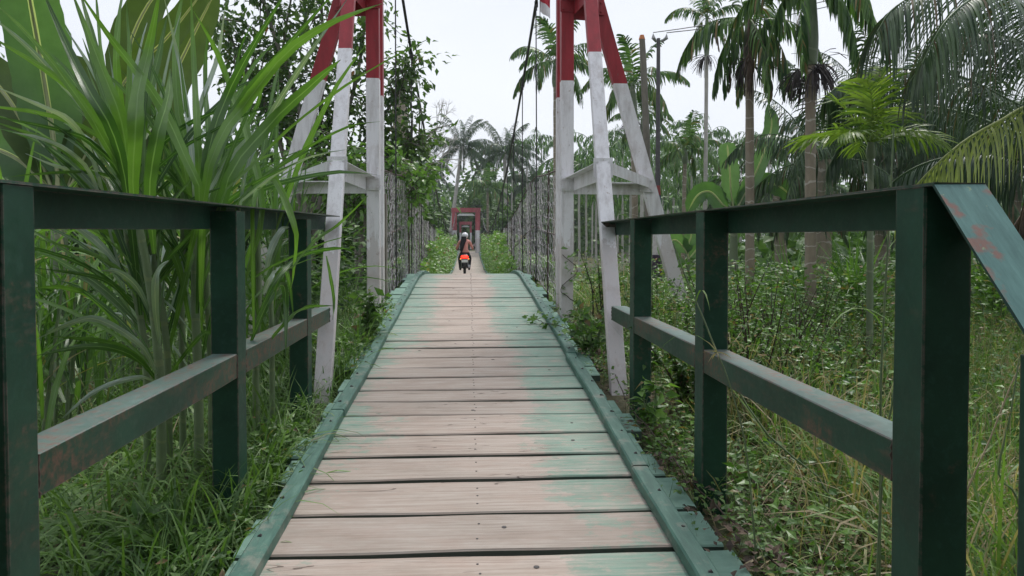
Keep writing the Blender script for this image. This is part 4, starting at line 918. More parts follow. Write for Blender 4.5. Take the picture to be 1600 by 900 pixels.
def creeper(label, ctrl, nl, size, seed, leafm='vine', sprd=.05, n=24, grp='vines creeping over the bridge edges'):
    rs = np.random.RandomState(seed); c = curve_pts(ctrl, n); t = thing('creeping_vine', label, 'vine', tuple(c[0]), grp)
    mb = MB(); tube(mb, c+rs.normal(0, .006, c.shape), .0035, 5); part('vine_stem', mb, M['dstem'], t, True)
    f = rs.uniform(0, n-1.01, nl); i0 = f.astype(int); P = c[i0]+(c[i0+1]-c[i0])*(f-i0)[:, None]+rs.normal(0, sprd, (nl, 3))*[1, 1, .7]; P[:, 2] += sprd*.5
    mb = MB(); leaves(mb, P, nrm(rs.normal(0, 1, (nl, 3))*[1, 1, .45]), nrm(rs.normal(0, .45, (nl, 3))+[0, -.35, 1]), rs.uniform(*size, nl), .75, tone=rs.uniform(.1, .95, nl)); part('foliage', mb, M[leafm], t)
dz_ = lambda y_: float(deckz(y_))
creeper('leafy vine crossing the right kerb just before the pylon', [(1.15, 5.6, dz_(5.6)-.05), (.98, 5.9, dz_(5.9)+.05), (.8, 6.2, dz_(6.2)+.09), (.66, 6.7, dz_(6.7)+.05), (.60, 7.0, dz_(7)+.03)], 75, (.035, .075), 101, 'weed')
creeper('leafy vine along the left kerb beside the pylon foot', [(-1.2, 5.3, dz_(5.3)), (-.95, 5.7, dz_(5.7)+.05), (-.84, 6.4, dz_(6.4)+.08), (-.82, 7.4, dz_(7.4)+.06)], 90, (.035, .07), 102)
creeper('thin creeper over the plank ends on the right', [(1.15, 2.2, .05), (1.0, 2.6, dz_(2.6)+.0), (.93, 3.2, dz_(3.2)+.02), (.9, 4.2, dz_(4.2)+.03), (.98, 5.1, dz_(5.1)+.02)], 80, (.018, .04), 103, 'weed', .04)
creeper('vine wrapped round the foot of the right pylon', [(.95, 7.2, .35), (1.06, 7.3, .6), (.88, 7.28, .75), (1.05, 7.26, .95), (.9, 7.28, 1.1)], 42, (.05, .09), 104, 'weed', .05)
# vines on the netting
for side in (-1, 1):
    t = thing('netting_vines', 'bright green vines covering the far half of the %s netting fence' % ('left' if side < 0 else 'right'), 'vine', (side*1.05, 16, dz_(16)), 'vines on the netting fences')
    n = 15000; y_ = 12.5+36*U(0, 1, n)**1.35; yn = (y_-12)/36
    dens = .5+.5*np.sin(y_*1.9+side)+yn; hm = np.clip(.25+1.35*np.clip((y_-13)/8, 0, 1)*(.75+.25*np.sin(y_*1.3+side*2)), 0, 1.75)
    P = np.stack([side*np.where(U(0, 1, n) < .55*np.clip((y_-14)/5, 0, 1), U(.76, 1.0, n), 1.09+np.abs(rng.normal(0, .2, n))), y_, deckz(y_)-.05+hm*U(0, 1, n)**.8], 1)[dens > .35]
    mb = MB(); leaves(mb, P, nrm(rng.normal(0, 1, P.shape)*[1, 1, .6]-[0, .2, .3]), nrm(rng.normal(0, .5, P.shape)+[-side*.3, -.6, .8]), U(.06, .13, len(P)), .8, tone_rng=(.25, .97)); part('foliage', mb, M['vine'], t)
    mb = MB()
    for q in range(24):
        yy = U(13, 45); x_ = side*1.0; tube(mb, curve_pts([(x_, yy, dz_(yy)-.1), (x_+U(-.03, .03), yy+U(-.3, .3), dz_(yy)+.6), (x_, yy+U(-.4, .4), dz_(yy)+1.3)], 6), .006, 4)
    o = part('vine_stem', mb, M['dstem'], t); o['kind'] = 'stuff'

# ---------------------------------------------------------------- palms
def frond_mesh(name, Lr, el, droop, nleaf, ll, lw, vang=.3, hang=.8, seed=1, mat='areca', tone=(0, 1), nseg=4, rach=.014, petiole=.12, ragged=.1, side_spread=.85):
    """frond in local space: base at the origin, leaving along +X"""
    rs = np.random.RandomState(seed); K = 16; d = np.array([math.cos(el), 0, math.sin(el)]); p = [np.zeros(3)]; lat = rs.uniform(-.04, .04)
    for i in range(K): d = nrm(d+np.array([0, lat, -droop/K*(.4+1.2*i/K)])); p.append(p[-1]+d*Lr/K)
    p = np.array(p); mb = MB(); tube(mb, p, np.linspace(rach, rach*.2, K+1), 5, tone=.75)
    dd = nrm(np.gradient(p, axis=0)); tt = np.linspace(petiole, .995, nleaf)+rs.normal(0, .006, nleaf); tt = tt.clip(petiole, 1)
    ix = (tt*K).clip(0, K-1e-4); i0 = ix.astype(int); f = (ix-i0)[:, None]
    P = p[i0]*(1-f)+p[i0+1]*f; F = nrm(dd[i0]*(1-f)+dd[i0+1]*f); Sd = nrm(np.cross(F, [0, 0, 1.])); Up = np.cross(Sd, F)
    env = np.interp(tt, [0, .12, .35, .7, 1], [.4, .6, 1, .85, .38])
    for s in (-1, 1):
        fw = np.interp(tt, [0, 1], [.35, 1.3])[:, None]; va = (vang+rs.normal(0, ragged, nleaf))[:, None]
        D = nrm(F*fw+s*Sd*side_spread+Up*va); keep = rs.rand(nleaf) > ragged*.35
        L_ = ll*env*rs.uniform(.82, 1.1, nleaf)
        ribbon(mb, P[keep], D[keep], (F*.9+Up*.35*s)[keep], L_[keep], lw*rs.uniform(.75, 1.2, keep.sum()), nseg, hang*rs.uniform(.6, 1.4, keep.sum()), np.interp(np.linspace(0, 1, nseg+1), [0, .25, .75, 1], [.55, 1, .8, .08]), tone=rs.uniform(tone[0], tone[1], keep.sum()))
    me = mb.mesh(name); me.materials.append(M[mat]); return me
FA = dict(
    up=[frond_mesh('areca_frond', 1.7, 1.25, .9, 30, .55, .06, .25, .6, 201+i) for i in range(2)],
    mid=[frond_mesh('areca_frond', 1.9, .75, 1.9, 40, .60, .046, .1, 1.0, 211+i) for i in range(3)],
    low=[frond_mesh('areca_frond', 1.9, .15, 2.4, 40, .60, .046, 0, 1.5, 221+i) for i in range(3)],
    hang=[frond_mesh('areca_frond', 1.7, -.5, 3.2, 36, .60, .042, -.2, 2.2, 231+i, ragged=.3) for i in range(2)],
    dead=[frond_mesh('areca_frond', 1.4, -1.0, 2.4, 22, .5, .04, -.2, 2.6, 241+i, mat='dead', ragged=.5) for i in range(2)],
    yng=[frond_mesh('areca_frond', 1.0, e, .8, 24, .58, .036, .5, .5, 251+i, mat='arecaY', ragged=.25) for i, e in enumerate((1.5, 1.35, 1.1, .8, .3))],
)
FC = dict(
    up=[frond_mesh('coconut_frond', 3.6, 1.15, 1.2, 60, .75, .045, .15, 1.0, 301+i, 'coco', nseg=4, rach=.03) for i in range(2)],
    mid=[frond_mesh('coconut_frond', 4.0, .55, 1.8, 62, .85, .045, 0, 1.6, 311+i, 'coco', nseg=4, rach=.03) for i in range(3)],
    low=[frond_mesh('coconut_frond', 3.9, -.05, 2.2, 62, .85, .045, -.1, 2.2, 321+i, 'coco', nseg=4, rach=.03) for i in range(2)],
)
def put_frond(par, me, az, loc=(0, 0, 0), sc_=1.0, tilt=0, nm='frond'):
    o = bpy.data.objects.new(nm, me); COL.objects.link(o); o.parent = par; o.location = loc; o.rotation_euler = (0, tilt, az); o.scale = (sc_,)*3; return o
def palm(name, label, base, top, trunk_r, tmat, fronds, seed, group=None, shaft=0, lean=0, fr=None, cat='palm tree', sc_=1.0, FD=FA):
    """base/top world points; fronds: list of (kind, azimuth, tilt)"""
    rs = np.random.RandomState(seed); base = np.array(base, float); top = np.array(top, float)
    t = thing(name, label, cat, tuple(base), group)
    mb = MB(); c = curve_pts([base-[0, 0, .1], base*.6+top*.4+[lean, 0, 0], top], 22); r = np.interp(np.linspace(0, 1, 22), [0, .08, 1], [trunk_r*1.25, trunk_r, trunk_r*.8])
    r = r*(1+.05*np.sin(np.arange(22)*2.4)); tube(mb, c, r, 10); part('trunk', mb, M[tmat], t, True)
    off = top-base
    if shaft:
        mb = MB(); d = nrm(c[-1]-c[-3]); q = [top-d*.02, top+d*shaft*.5, top+d*shaft]; tube(mb, curve_pts(q, 8), np.array([1, 1.25, 1.3, 1.2, 1.05, .9, .7, .4])*trunk_r, 10); part('crownshaft', mb, M['greenshaft'], t, True); off = off+d*shaft*.9
    for k_, az, tl in fronds:
        L_ = FD[k_]; put_frond(t, L_[rs.randint(len(L_))], az, tuple(off+[math.cos(az)*trunk_r*.5, math.sin(az)*trunk_r*.5, 0]), sc_*rs.uniform(.9, 1.08), tl)
    if fr:   # dark drooping fruit stalks below the shaft
        for q in range(fr):
            a = rs.uniform(0, 6.28); mb = MB(); n = 26; P = np.repeat([top+[math.cos(a)*trunk_r, math.sin(a)*trunk_r, -.02-.1*q/fr]], n, 0)
            D = nrm(np.stack([math.cos(a)+rs.normal(0, .45, n), math.sin(a)+rs.normal(0, .45, n), rs.normal(.15, .4, n)], 1)); ribbon(mb, P, D, rdir(n), rs.uniform(.28, .5, n), .012, 4, rs.uniform(.6, 2.2, n), [1, 1, 1, 1, .8], tone=.3)
            part('fruit_stalks', mb, M['fruit'], t)
    return t
def ring(kinds, n, seed, jit=.25):
    rs = np.random.RandomState(seed); out = []
    for k_, m in kinds:
        a0 = rs.uniform(0, 6.28)
        for i in range(m): out.append((k_, a0+i*2*math.pi/m+rs.uniform(-jit, jit), rs.uniform(-.12, .12)))
    return out
def gbase(px, Y, dx=0):
    p = at(px, 400, Y); p[2] = float(groundz(p[0], p[1])); return p
# the areca palms on the right, left to right
palm('areca_palm', 'areca palm with full crown right behind the right pylon vertical legs', gbase(869, 19), at(868, 135, 19), .075, 'tan', ring([('up', 3), ('mid', 5), ('low', 4)], 0, 1), 1, 'areca palms right of the bridge', shaft=.7, fr=2, sc_=.78)
palm('areca_palm', 'areca palm between the pylon front leg and the pole, yellowing low frond', gbase(996, 15.5), at(989, 185, 15.5), .075, 'tan', ring([('up', 3), ('mid', 5), ('low', 4), ('hang', 1)], 0, 2), 2, 'areca palms right of the bridge', shaft=.75, fr=3, sc_=.66)
palm('areca_palm', 'short dark areca palm low between the pylon outer leg and the thin tall palm', gbase(1066, 19), at(1070, 255, 19), .06, 'tan', ring([('up', 3), ('mid', 5), ('low', 4)], 0, 33), 3, 'areca palms right of the bridge', shaft=.4, sc_=.62)
palm('areca_palm', 'slender tall pale trunk palm with dark hanging fruit stalks, left of the drooping palms', gbase(1101, 18), at(1104, 85, 18), .055, 'pale_trunk', ring([('up', 3), ('mid', 4), ('hang', 3), ('dead', 1)], 0, 4), 4, 'areca palms right of the bridge', shaft=1.0, fr=4, sc_=.62)
palm('areca_palm', 'ringed trunk palm with long dark drooping fronds, leftmost of the two near palms', gbase(1173, 9.6), at(1171, 90, 9.6), .065, 'tan', [('hang', 2.6, 0), ('hang', 3.6, .1), ('hang', 4.6, 0), ('hang', 5.6, 0), ('hang', .2, 0), ('hang', 1.3, 0), ('dead', 4.2, 0), ('dead', 5.3, 0), ('dead', 2.9, 0), ('low', 3.3, 0), ('low', 5.9, 0), ('mid', 1, 0), ('mid', 4.9, 0), ('up', 2.2, 0)], 5, 'near areca palms beyond the right railing', shaft=.55, fr=3, sc_=.68)
palm('areca_palm', 'ringed trunk palm with green upper stem and a ball of dark fruit stalks', gbase(1268, 8.8), at(1266, 100, 8.8), .073, 'tan', [('hang', 3.2, 0), ('hang', 3.9, .1), ('low', 2.7, 0), ('hang', 5.9, 0), ('low', 4.9, 0), ('low', .2, 0), ('mid', 1, 0), ('mid', 3, 0), ('up', 2, 0), ('hang', 5.4, 0)], 6, 'near areca palms beyond the right railing', shaft=1.15, fr=7, sc_=.72)
palm('areca_palm', 'young areca palm with bright yellow green fan of fronds', gbase(1361, 6.5), at(1360, 245, 6.5), .033, 'greenshaft', [('yng', a, 0) for a in np.linspace(0, 5.7, 10)], 7, None, shaft=.15, sc_=.62)
palm('areca_palm', 'pale thin palm far behind the right pylon tie beam', gbase(1003, 30), at(1003, 215, 30), .08, 'pale_trunk', ring([('up', 2), ('mid', 5), ('low', 3)], 0, 8), 8, 'areca palms right of the bridge', shaft=.8, sc_=.8)
# plantation in the distance: thin pale trunks, one crown each
rs_ = np.random.RandomState(5); crownA = []
for v in range(4):
    mb = MB(); rr = np.random.RandomState(400+v)
    for i in range(11):
        az = i*.571*2+rr.uniform(-.2, .2); el = rr.uniform(-.3, 1.2); K = 7; d = np.array([math.cos(az)*math.cos(el), math.sin(az)*math.cos(el), math.sin(el)]); p = np.zeros(3); pts = [p]
        for q in range(K): d = nrm(d+np.array([0, 0, -.24])); pts.append(pts[-1]+d*.28)
        pts = np.array(pts); dd = nrm(np.gradient(pts, axis=0)); n = 22; f = rr.uniform(.2, 6.9, n); i0 = f.astype(int); P = pts[i0]+(pts[i0+1]-pts[i0])*(f-i0)[:, None]; F = dd[i0]; S = nrm(np.cross(F, [0, 0, 1.]))*np.where(np.arange(n) % 2, 1, -1)[:, None]
        ribbon(mb, P, nrm(F*.8+S), F, .5, .085, 2, 1.4, tone=rr.uniform(0, .9, n)); tube(mb, pts, .015, 3)
    me = mb.mesh('areca_crown'); me.materials.append(M['areca']); crownA.append(me)
tr_me = MB(); tube(tr_me, [(0, 0, -.2), (.03, 0, 2), (0, .02, 4), (0, 0, 6.0)], [.075, .06, .055, .05], 7); tr_me = tr_me.mesh('areca_trunk'); tr_me.materials.append(M['pale_trunk'])
spots = [(905, 34, 6), (916, 40, 5), (932, 37, 6.5), (950, 44, 6), (958, 35, 5), (972, 40, 7), (985, 33, 5.2), (1012, 42, 7), (1028, 36, 5.5), (1043, 39, 6.2), (1052, 31, 4.6), (1060, 45, 6.8), (1080, 37, 5.8), (1092, 43, 5.2), (1125, 38, 6), (1145, 44, 6.6), (1156, 33, 5), (1200, 40, 6.5), (1215, 36, 5.2), (1235, 44, 7), (1295, 38, 6.4), (1310, 42, 7.4), (1345, 36, 6), (1395, 40, 7), (1430, 37, 7.5), (1480, 42, 7), (1530, 38, 7.4), (1580, 41, 8), (895, 50, 7), (925, 53, 8), (965, 52, 8.4), (1000, 50, 8), (1035, 54, 9), (1075, 51, 8.5), (1110, 52, 9), (1170, 50, 8.4), (1190, 55, 9), (1260, 52, 9)]
spots += [(x, 58+(i % 3)*4, 8.5+(i*37 % 5)*.5) for i, x in enumerate(range(800, 1300, 23))]
def palm_place(px, Y):
    wh = 'between the right pylon legs' if px < 940 else 'behind the right pylon brace leg' if px < 1000 else 'beside the painted pole' if px < 1060 else 'left of the slender tall palm' if px < 1100 else 'behind the upright banana leaf' if px < 1170 else 'between the two ringed trunks' if px < 1265 else 'behind the shaded coconut palms'
    return ('near thin palm' if Y < 41 else 'mid distance thin palm' if Y < 56 else 'farthest faint palm'), wh
places = sorted((palm_place(px, Y), px, i) for i, (px, Y, h) in enumerate(spots))
ORD = ['first', 'second', 'third', 'fourth', 'fifth', 'sixth', 'seventh', 'eighth', 'ninth', 'tenth']
plabel = {}
for pl_, px, i in places:
    same = [q for q in places if q[0] == pl_]; n_ = [q[2] for q in same].index(i)
    plabel[i] = ('%s %s' % pl_) if len(same) == 1 else '%s, %s from the left, %s' % (pl_[0], ORD[n_], pl_[1])
for i, (px, Y, h) in enumerate(spots):
    b = gbase(px, Y); t = thing('areca_palm', plabel[i], 'palm tree', tuple(b), 'palms of the distant plantation', rz=rs_.uniform(0, 6))
    o = bpy.data.objects.new('trunk', tr_me); COL.objects.link(o); o.parent = t; o.scale = (1, 1, h/6)
    o = bpy.data.objects.new('crown', crownA[i % 4]); COL.objects.link(o); o.parent = t; o.location = (0, 0, h); o.scale = (rs_.uniform(.85, 1.15),)*3
# coconut palms
def cocofronds(spec): return spec
p0 = at(722, 228, 62); palm('coconut_palm', 'leaning coconut palm above the left side of the far gateway', gbase(700, 60), p0, .17, 'pale_trunk', ring([('up', 7), ('mid', 11), ('low', 10)], 0, 21), 21, 'coconut palms behind the far gateway', sc_=.86, FD=FC)
p0 = at(788, 240, 58); palm('coconut_palm', 'coconut palm right of the far gateway, crossed by the right cable', gbase(794, 58), p0, .17, 'pale_trunk', ring([('up', 7), ('mid', 11), ('low', 10)], 0, 22), 22, 'coconut palms behind the far gateway', sc_=.86, FD=FC)
p0 = at(828, 285, 66); palm('coconut_palm', 'half hidden coconut palm right of the right cable', gbase(830, 66), p0, .17, 'pale_trunk', ring([('up', 6), ('mid', 10), ('low', 8)], 0, 23), 23, 'coconut palms behind the far gateway', sc_=.86, FD=FC)
p0 = at(660, 262, 70); palm('coconut_palm', 'coconut palm half hidden behind the left cable and hangers', gbase(664, 70), p0, .17, 'pale_trunk', ring([('up', 5), ('mid', 9), ('low', 7)], 0, 24), 24, 'coconut palms behind the far gateway', sc_=.9, FD=FC)
p0 = at(762, 300, 52); palm('areca_palm', 'small dark areca palm just right of the far gateway', gbase(762, 52), p0, .1, 'tan', ring([('up', 4), ('mid', 6), ('low', 5)], 0, 25), 25, None, sc_=1.15, shaft=.3)
# big coconut palm at the right edge: fronds built one by one
def hero_frond(par, ctrl, ll, lw, hang, seed, mat, n=70, upv=0.0, name='frond', rach=.02, tone=(0, 1)):
    rs = np.random.RandomState(seed); p = curve_pts(ctrl, 26); K = 25; mb = MB(); tube(mb, p, np.linspace(rach, .004, 26), 6, tone=.9)
    dd = nrm(np.gradient(p, axis=0)); tt = np.linspace(.08, .99, n); ix = tt*K*.999; i0 = ix.astype(int); f = (ix-i0)[:, None]; P = p[i0]*(1-f)+p[i0+1]*f; F = dd[i0]; S = nrm(np.cross(F, [0, 0, 1.])); Up = np.cross(S, F)
    env = np.interp(tt, [0, .15, .5, .85, 1], [.5, .85, 1, .75, .35])
    for s in (-1, 1):
        D = nrm(F*np.interp(tt, [0, 1], [.4, 1.1])[:, None]+s*S*.85+Up*(upv+rs.normal(0, .1, n))[:, None])
        ribbon(mb, P, D, F*.9+Up*.3*s, ll*env*rs.uniform(.85, 1.1, n), lw*rs.uniform(.8, 1.2, n), 6, hang*rs.uniform(.7, 1.3, n), np.interp(np.linspace(0, 1, 7), [0, .2, .75, 1], [.6, 1, .7, .05]), fold=.18, tone=rs.uniform(tone[0], tone[1], n))
    return part(name, mb, M[mat], par, True)
b = gbase(1690, 7.6); top = at(1700, 200, 7.6)
cp = thing('coconut_palm', 'large coconut palm at the right edge whose long fronds arch into the picture', 'palm tree', tuple(b))
mb = MB(); tube(mb, curve_pts([b-[0, 0, .1], (b+top)/2+[.1, 0, 0], top], 14), np.linspace(.22, .14, 14), 12); part('trunk', mb, M['tan'], cp, True)
def A(*l): return [top]+[at(x, y_, Y) for x, y_, Y in l]
hero_frond(cp, A((1600, 168, 7.4), (1500, 120, 7.2), (1400, 108, 7.0), (1330, 122, 6.9), (1290, 150, 6.8)), .75, .021, 2.6, 1, 'coco', 90)
hero_frond(cp, A((1620, 40, 7.2), (1560, -20, 6.8), (1480, -30, 6.4), (1400, 10, 6.2), (1370, 50, 6.1)), .95, .021, 1.3, 2, 'coco', 90)
hero_frond(cp, A((1640, 60, 6.6), (1600, 10, 6.2), (1540, -10, 5.8), (1480, 30, 5.5), (1440, 100, 5.4)), .8, .020, 1.5, 3, 'coco', 80)
hero_frond(cp, A((1640, 100, 6.9), (1580, 60, 6.6), (1510, 55, 6.4), (1450, 90, 6.2), (1420, 130, 6.1)), .75, .020, 1.9, 33, 'coco', 80)
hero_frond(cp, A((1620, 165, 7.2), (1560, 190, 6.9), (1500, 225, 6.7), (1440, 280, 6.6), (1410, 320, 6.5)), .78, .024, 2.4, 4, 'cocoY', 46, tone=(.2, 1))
hero_frond(cp, A((1600, 210, 8.2), (1520, 180, 8.8), (1440, 165, 9.4), (1370, 175, 9.8), (1320, 215, 10), (1295, 260, 10)), .8, .021, 2.6, 5, 'coco', 90, tone=(0, .3))
hero_frond(cp, A((1620, 250, 8.3), (1540, 240, 8.5), (1460, 250, 8.6), (1400, 280, 8.7), (1360, 330, 8.8)), .8, .021, 2.2, 6, 'coco', 80, tone=(0, .25))
hero_frond(cp, A((1660, 230, 7.3), (1630, 260, 7.2), (1605, 310, 7.1), (1590, 370, 7.1)), .5, .02, 3.0, 7, 'dead', 50)
hero_frond(cp, A((1680, 260, 7.5), (1640, 290, 7.4), (1600, 330, 7.4), (1560, 390, 7.3)), .5, .02, 3.0, 8, 'dead', 50)
hero_frond(cp, A((1620, 220, 9.0), (1560, 150, 9.6), (1480, 130, 10), (1420, 160, 10.3), (1380, 210, 10.5)), .85, .019, 2.0, 9, 'coco', 80, tone=(0, .4))
for q in range(6): put_frond(cp, FC['mid'][q % 3], -.9+q*.5, tuple(top-b), 1.0)
# other coconut palms behind the young areca
palm('coconut_palm', 'dark coconut palm crown behind the young areca palm', gbase(1380, 13.5), at(1378, 205, 13.5), .15, 'tan', ring([('up', 6), ('mid', 6), ('low', 6)], 0, 41), 41, 'dark coconut palms behind the near palms', FD=FC, sc_=.62)
palm('coconut_palm', 'dark coconut palm between the two ringed trunks with fronds hanging to the grass', gbase(1285, 12.5), at(1290, 250, 12.5), .15, 'tan', ring([('up', 4), ('mid', 6), ('low', 7)], 0, 42), 42, 'dark coconut palms behind the near palms', FD=FC, sc_=.55)
palm('coconut_palm', 'dark coconut palm in the shade below the big arching fronds', gbase(1480, 13.0), at(1480, 250, 13.0), .15, 'tan', ring([('up', 4), ('mid', 7), ('low', 7)], 0, 43), 43, 'dark coconut palms behind the near palms', FD=FC, sc_=.65)
palm('coconut_palm', 'coconut palm in deep shade at the right edge behind the dead fronds', gbase(1580, 12.5), at(1585, 230, 12.5), .15, 'tan', ring([('up', 4), ('mid', 7), ('low', 8)], 0, 44), 44, 'dark coconut palms behind the near palms', FD=FC, sc_=.7)
palm('coconut_palm', 'low coconut palm with greyish fronds right of the banana leaf', gbase(1225, 16), at(1215, 300, 16), .15, 'tan', ring([('up', 2), ('mid', 6), ('low', 5)], 0, 45), 45, 'dark coconut palms behind the near palms', FD=FC, sc_=.5)

# ---------------------------------------------------------------- banana plants
def banana_leaf(par, ctrl, wd, tone, mat='banana', tears=.0, seed=0, roll=0.0, n=26):
    rs = np.random.RandomState(seed); p = curve_pts(ctrl, n+1); d = nrm(np.gradient(p, axis=0)); prof = np.interp(np.linspace(0, 1, n+1), [0, .1, .16, .3, .7, .9, 1], [.02, .04, .55, .95, 1, .65, .05]); mb = MB(); cols = 9; V = []
    view = nrm(p.mean(0)-np.array([CAMX, 0, CAMZ]))
    for i in range(n+1):
        side = nrm(np.cross(d[i], view)); up = nrm(np.cross(side, d[i])); side, up = side*math.cos(roll)+up*math.sin(roll), up*math.cos(roll)-side*math.sin(roll)
        for j in range(cols):
            u = j/(cols-1)*2-1; rag = 1+(rs.uniform(-.12, .05) if abs(u) > .9 else 0)
            V.append(p[i]+side*u*wd/2*prof[i]*rag+up*(-.18*abs(u)**1.5*wd*prof[i]+.010*math.sin(i*2.6+j*.3)*abs(u))+d[i]*abs(u)*wd*.12)
    Q = [[i*cols+j, i*cols+j+1, (i+1)*cols+j+1, (i+1)*cols+j] for i in range(n) for j in range(cols-1) if not (rs.rand() < tears and False)]
    mb.add(V, Q, tone=tone, acr=np.tile(np.linspace(0, 1, cols), n+1)); lf = part('leaf', mb, M[mat], par, True)
    mb = MB(); tube(mb, p, np.linspace(.022, .006, n+1)*wd/.5, 6, tone=.9); part('midrib', mb, plain('banana_midrib', (.35, .38, .2), .5) if 'banana_midrib' not in bpy.data.materials else bpy.data.materials['banana_midrib'], lf, True)
def banana(label, px, Y, specs, seed, trunk=.09, top_px=(0, 0)):
    b = gbase(px, Y); t = thing('banana_plant', label, 'banana plant', tuple(b), 'banana plants'); tp = at(top_px[0], top_px[1], Y); mb = MB(); tube(mb, curve_pts([b-[0, 0, .05], (b+tp)/2, tp], 9), np.linspace(trunk*1.2, trunk*.6, 9), 12); part('trunk', mb, M['greenshaft'], t, True)
    for i, (ctrl, wd, tone, mt, tear) in enumerate(specs): banana_leaf(t, [tp]+[at(x, y_, Y+yo) for x, y_, yo in ctrl], wd, tone, mt, tear, seed*10+i)
banana('banana plant at the upper left with a huge pale leaf behind the cane grass', 95, 6.3, [([(88, 250, 0), (75, 160, 0), (60, 70, -.1), (44, -20, -.3), (30, -120, -.6)], .47, .5, 'banana', .02),
    ([(140, 230, 0), (200, 120, 0), (260, 60, -.1), (330, -30, -.2)], .27, .1, 'bananaO', .02), ([(60, 240, 0), (10, 150, .1), (-40, 110, .2), (-110, 140, .3)], .38, .0, 'bananaO', .05), ([(80, 300, 0), (30, 250, .1), (-30, 230, .2), (-90, 260, .2)], .4, .4, 'banana', .05),
    ([(120, 260, .1), (150, 200, .2), (130, 140, .3), (110, 90, .3)], .4, .1, 'bananaO', .1)], 1, top_px=(92, 330))
banana('banana plant left of the pylon with one leaf slanting up behind the grass blades', 215, 7.6, [([(230, 260, 0), (215, 170, 0), (200, 90, 0), (230, 10, 0), (290, -60, 0)], .40, .1, 'bananaO', .03),
    ([(235, 250, 0), (260, 150, 0), (295, 70, 0), (340, -20, -.1)], .38, .2, 'bananaO', .0), ([(190, 300, 0), (140, 260, .1), (100, 280, .1), (70, 330, .2)], .42, .3, 'bananaO', .1), ([(240, 300, 0), (290, 270, 0), (330, 290, 0), (350, 340, 0)], .42, .3, 'banana', .1)], 2, top_px=(222, 330))
banana('banana plant with an upright pale furled leaf among the palms on the right', 1145, 13, [([(1142, 300, 0), (1140, 265, 0), (1137, 235, 0), (1136, 226, 0)], .34, 1, 'banana', 0), ([(1160, 310, 0), (1185, 260, 0), (1205, 200, 0), (1200, 165, 0)], .30, .9, 'banana', 0),
    ([(1155, 320, 0), (1180, 290, .1), (1215, 290, .1), (1245, 315, .2)], .4, .15, 'banana', .05), ([(1130, 320, 0), (1110, 300, .1), (1090, 305, .1), (1075, 330, .2)], .35, .2, 'banana', .05)], 3, top_px=(1147, 330))
banana('young banana plant with ragged leaves beside the painted pole', 1075, 9.5, [([(1070, 390, 0), (1055, 375, 0), (1040, 385, 0), (1035, 400, 0)], .22, .8, 'banana', .1), ([(1075, 385, 0), (1080, 365, 0), (1070, 345, 0), (1058, 340, 0)], .2, .7, 'banana', .05), ([(1080, 400, 0), (1095, 385, 0), (1110, 395, 0)], .2, .6, 'banana', .05)], 4, .03, top_px=(1076, 405))

# ---------------------------------------------------------------- poles and electric wires
def painted_pole():
    b = gbase(1027, 13); t = thing('utility_pole', 'dark pole whose lower part is painted in red, blue and white bands', 'pole', tuple(b))
    segs = [(445, 398, (.05, .03, .06)), (398, 345, (.62, .58, .58)), (345, 326, (.30, .05, .05)), (326, 305, (.05, .06, .13)), (305, 290, (.28, .05, .05)), (290, 60, (.085, .08, .085))]
    for i, (ya, yb, c) in enumerate(segs):
        mb = MB(); za = at(1027, ya, 13)[2]; zb = at(1027, yb, 13)[2]; 
        if i == 0: za = b[2]-.2
        r = .105-.012*i; tube(mb, [(b[0], 13, za), (b[0]-.0, 13, zb-.002)], [r, r-.012], 12); part('band' if i < 5 else 'shaft', mb, plain('pole_paint', c, .6, scale=16, var=.5), t, True)
    z = at(1025, 66, 13)[2]
    for dx in (-.12, .12):
        mb = MB(); tube(mb, [(b[0]+dx*.4, 12.97, z), (b[0]+dx, 12.9, z+.05), (b[0]+dx, 12.9, z+.13)], [.02, .035, .02], 8); part('insulator', mb, plain('insulator_grey', (.3, .3, .3), .3), t)
    return b[0], z
px_, pz_ = painted_pole()
b = gbase(1012, 12.6); mb = MB(); tube(mb, curve_pts([b-[0, 0, .1], at(1012, 300, 12.6), at(1006, 120, 12.6), at(1003, 60, 12.6)], 12), np.linspace(.068, .05, 12), 9)
t = thing('wooden_post', 'dark brown leaning trunk post standing just left of the painted pole', 'post', tuple(b)); part('trunk', mb, M['bark'], t, True); mb = MB(); tube(mb, [at(1003, 62, 12.6), at(1003, 55, 12.6)], [.058, .035], 8); part('orange_cap', mb, plain('orange_cap_paint', (.5, .16, .04), .5), t)
for k_, dx in enumerate((-.12, .12)):
    mb = MB(); A0 = np.array([px_+dx, 12.9, pz_+.14]); B0 = np.array([9.5, 14+k_*.8, pz_+1.9]); q = [A0+(B0-A0)*s_-np.array([0, 0, .5*4*s_*(1-s_)*.3]) for s_ in np.linspace(0, 1, 14)]; tube(mb, q, .008, 4)
    alone('electric_wire', mb, M['cable'], ('upper' if k_ else 'lower')+' thin electric wire running right from the pole top', 'wire', tuple(A0), 'electric wires at the pole')

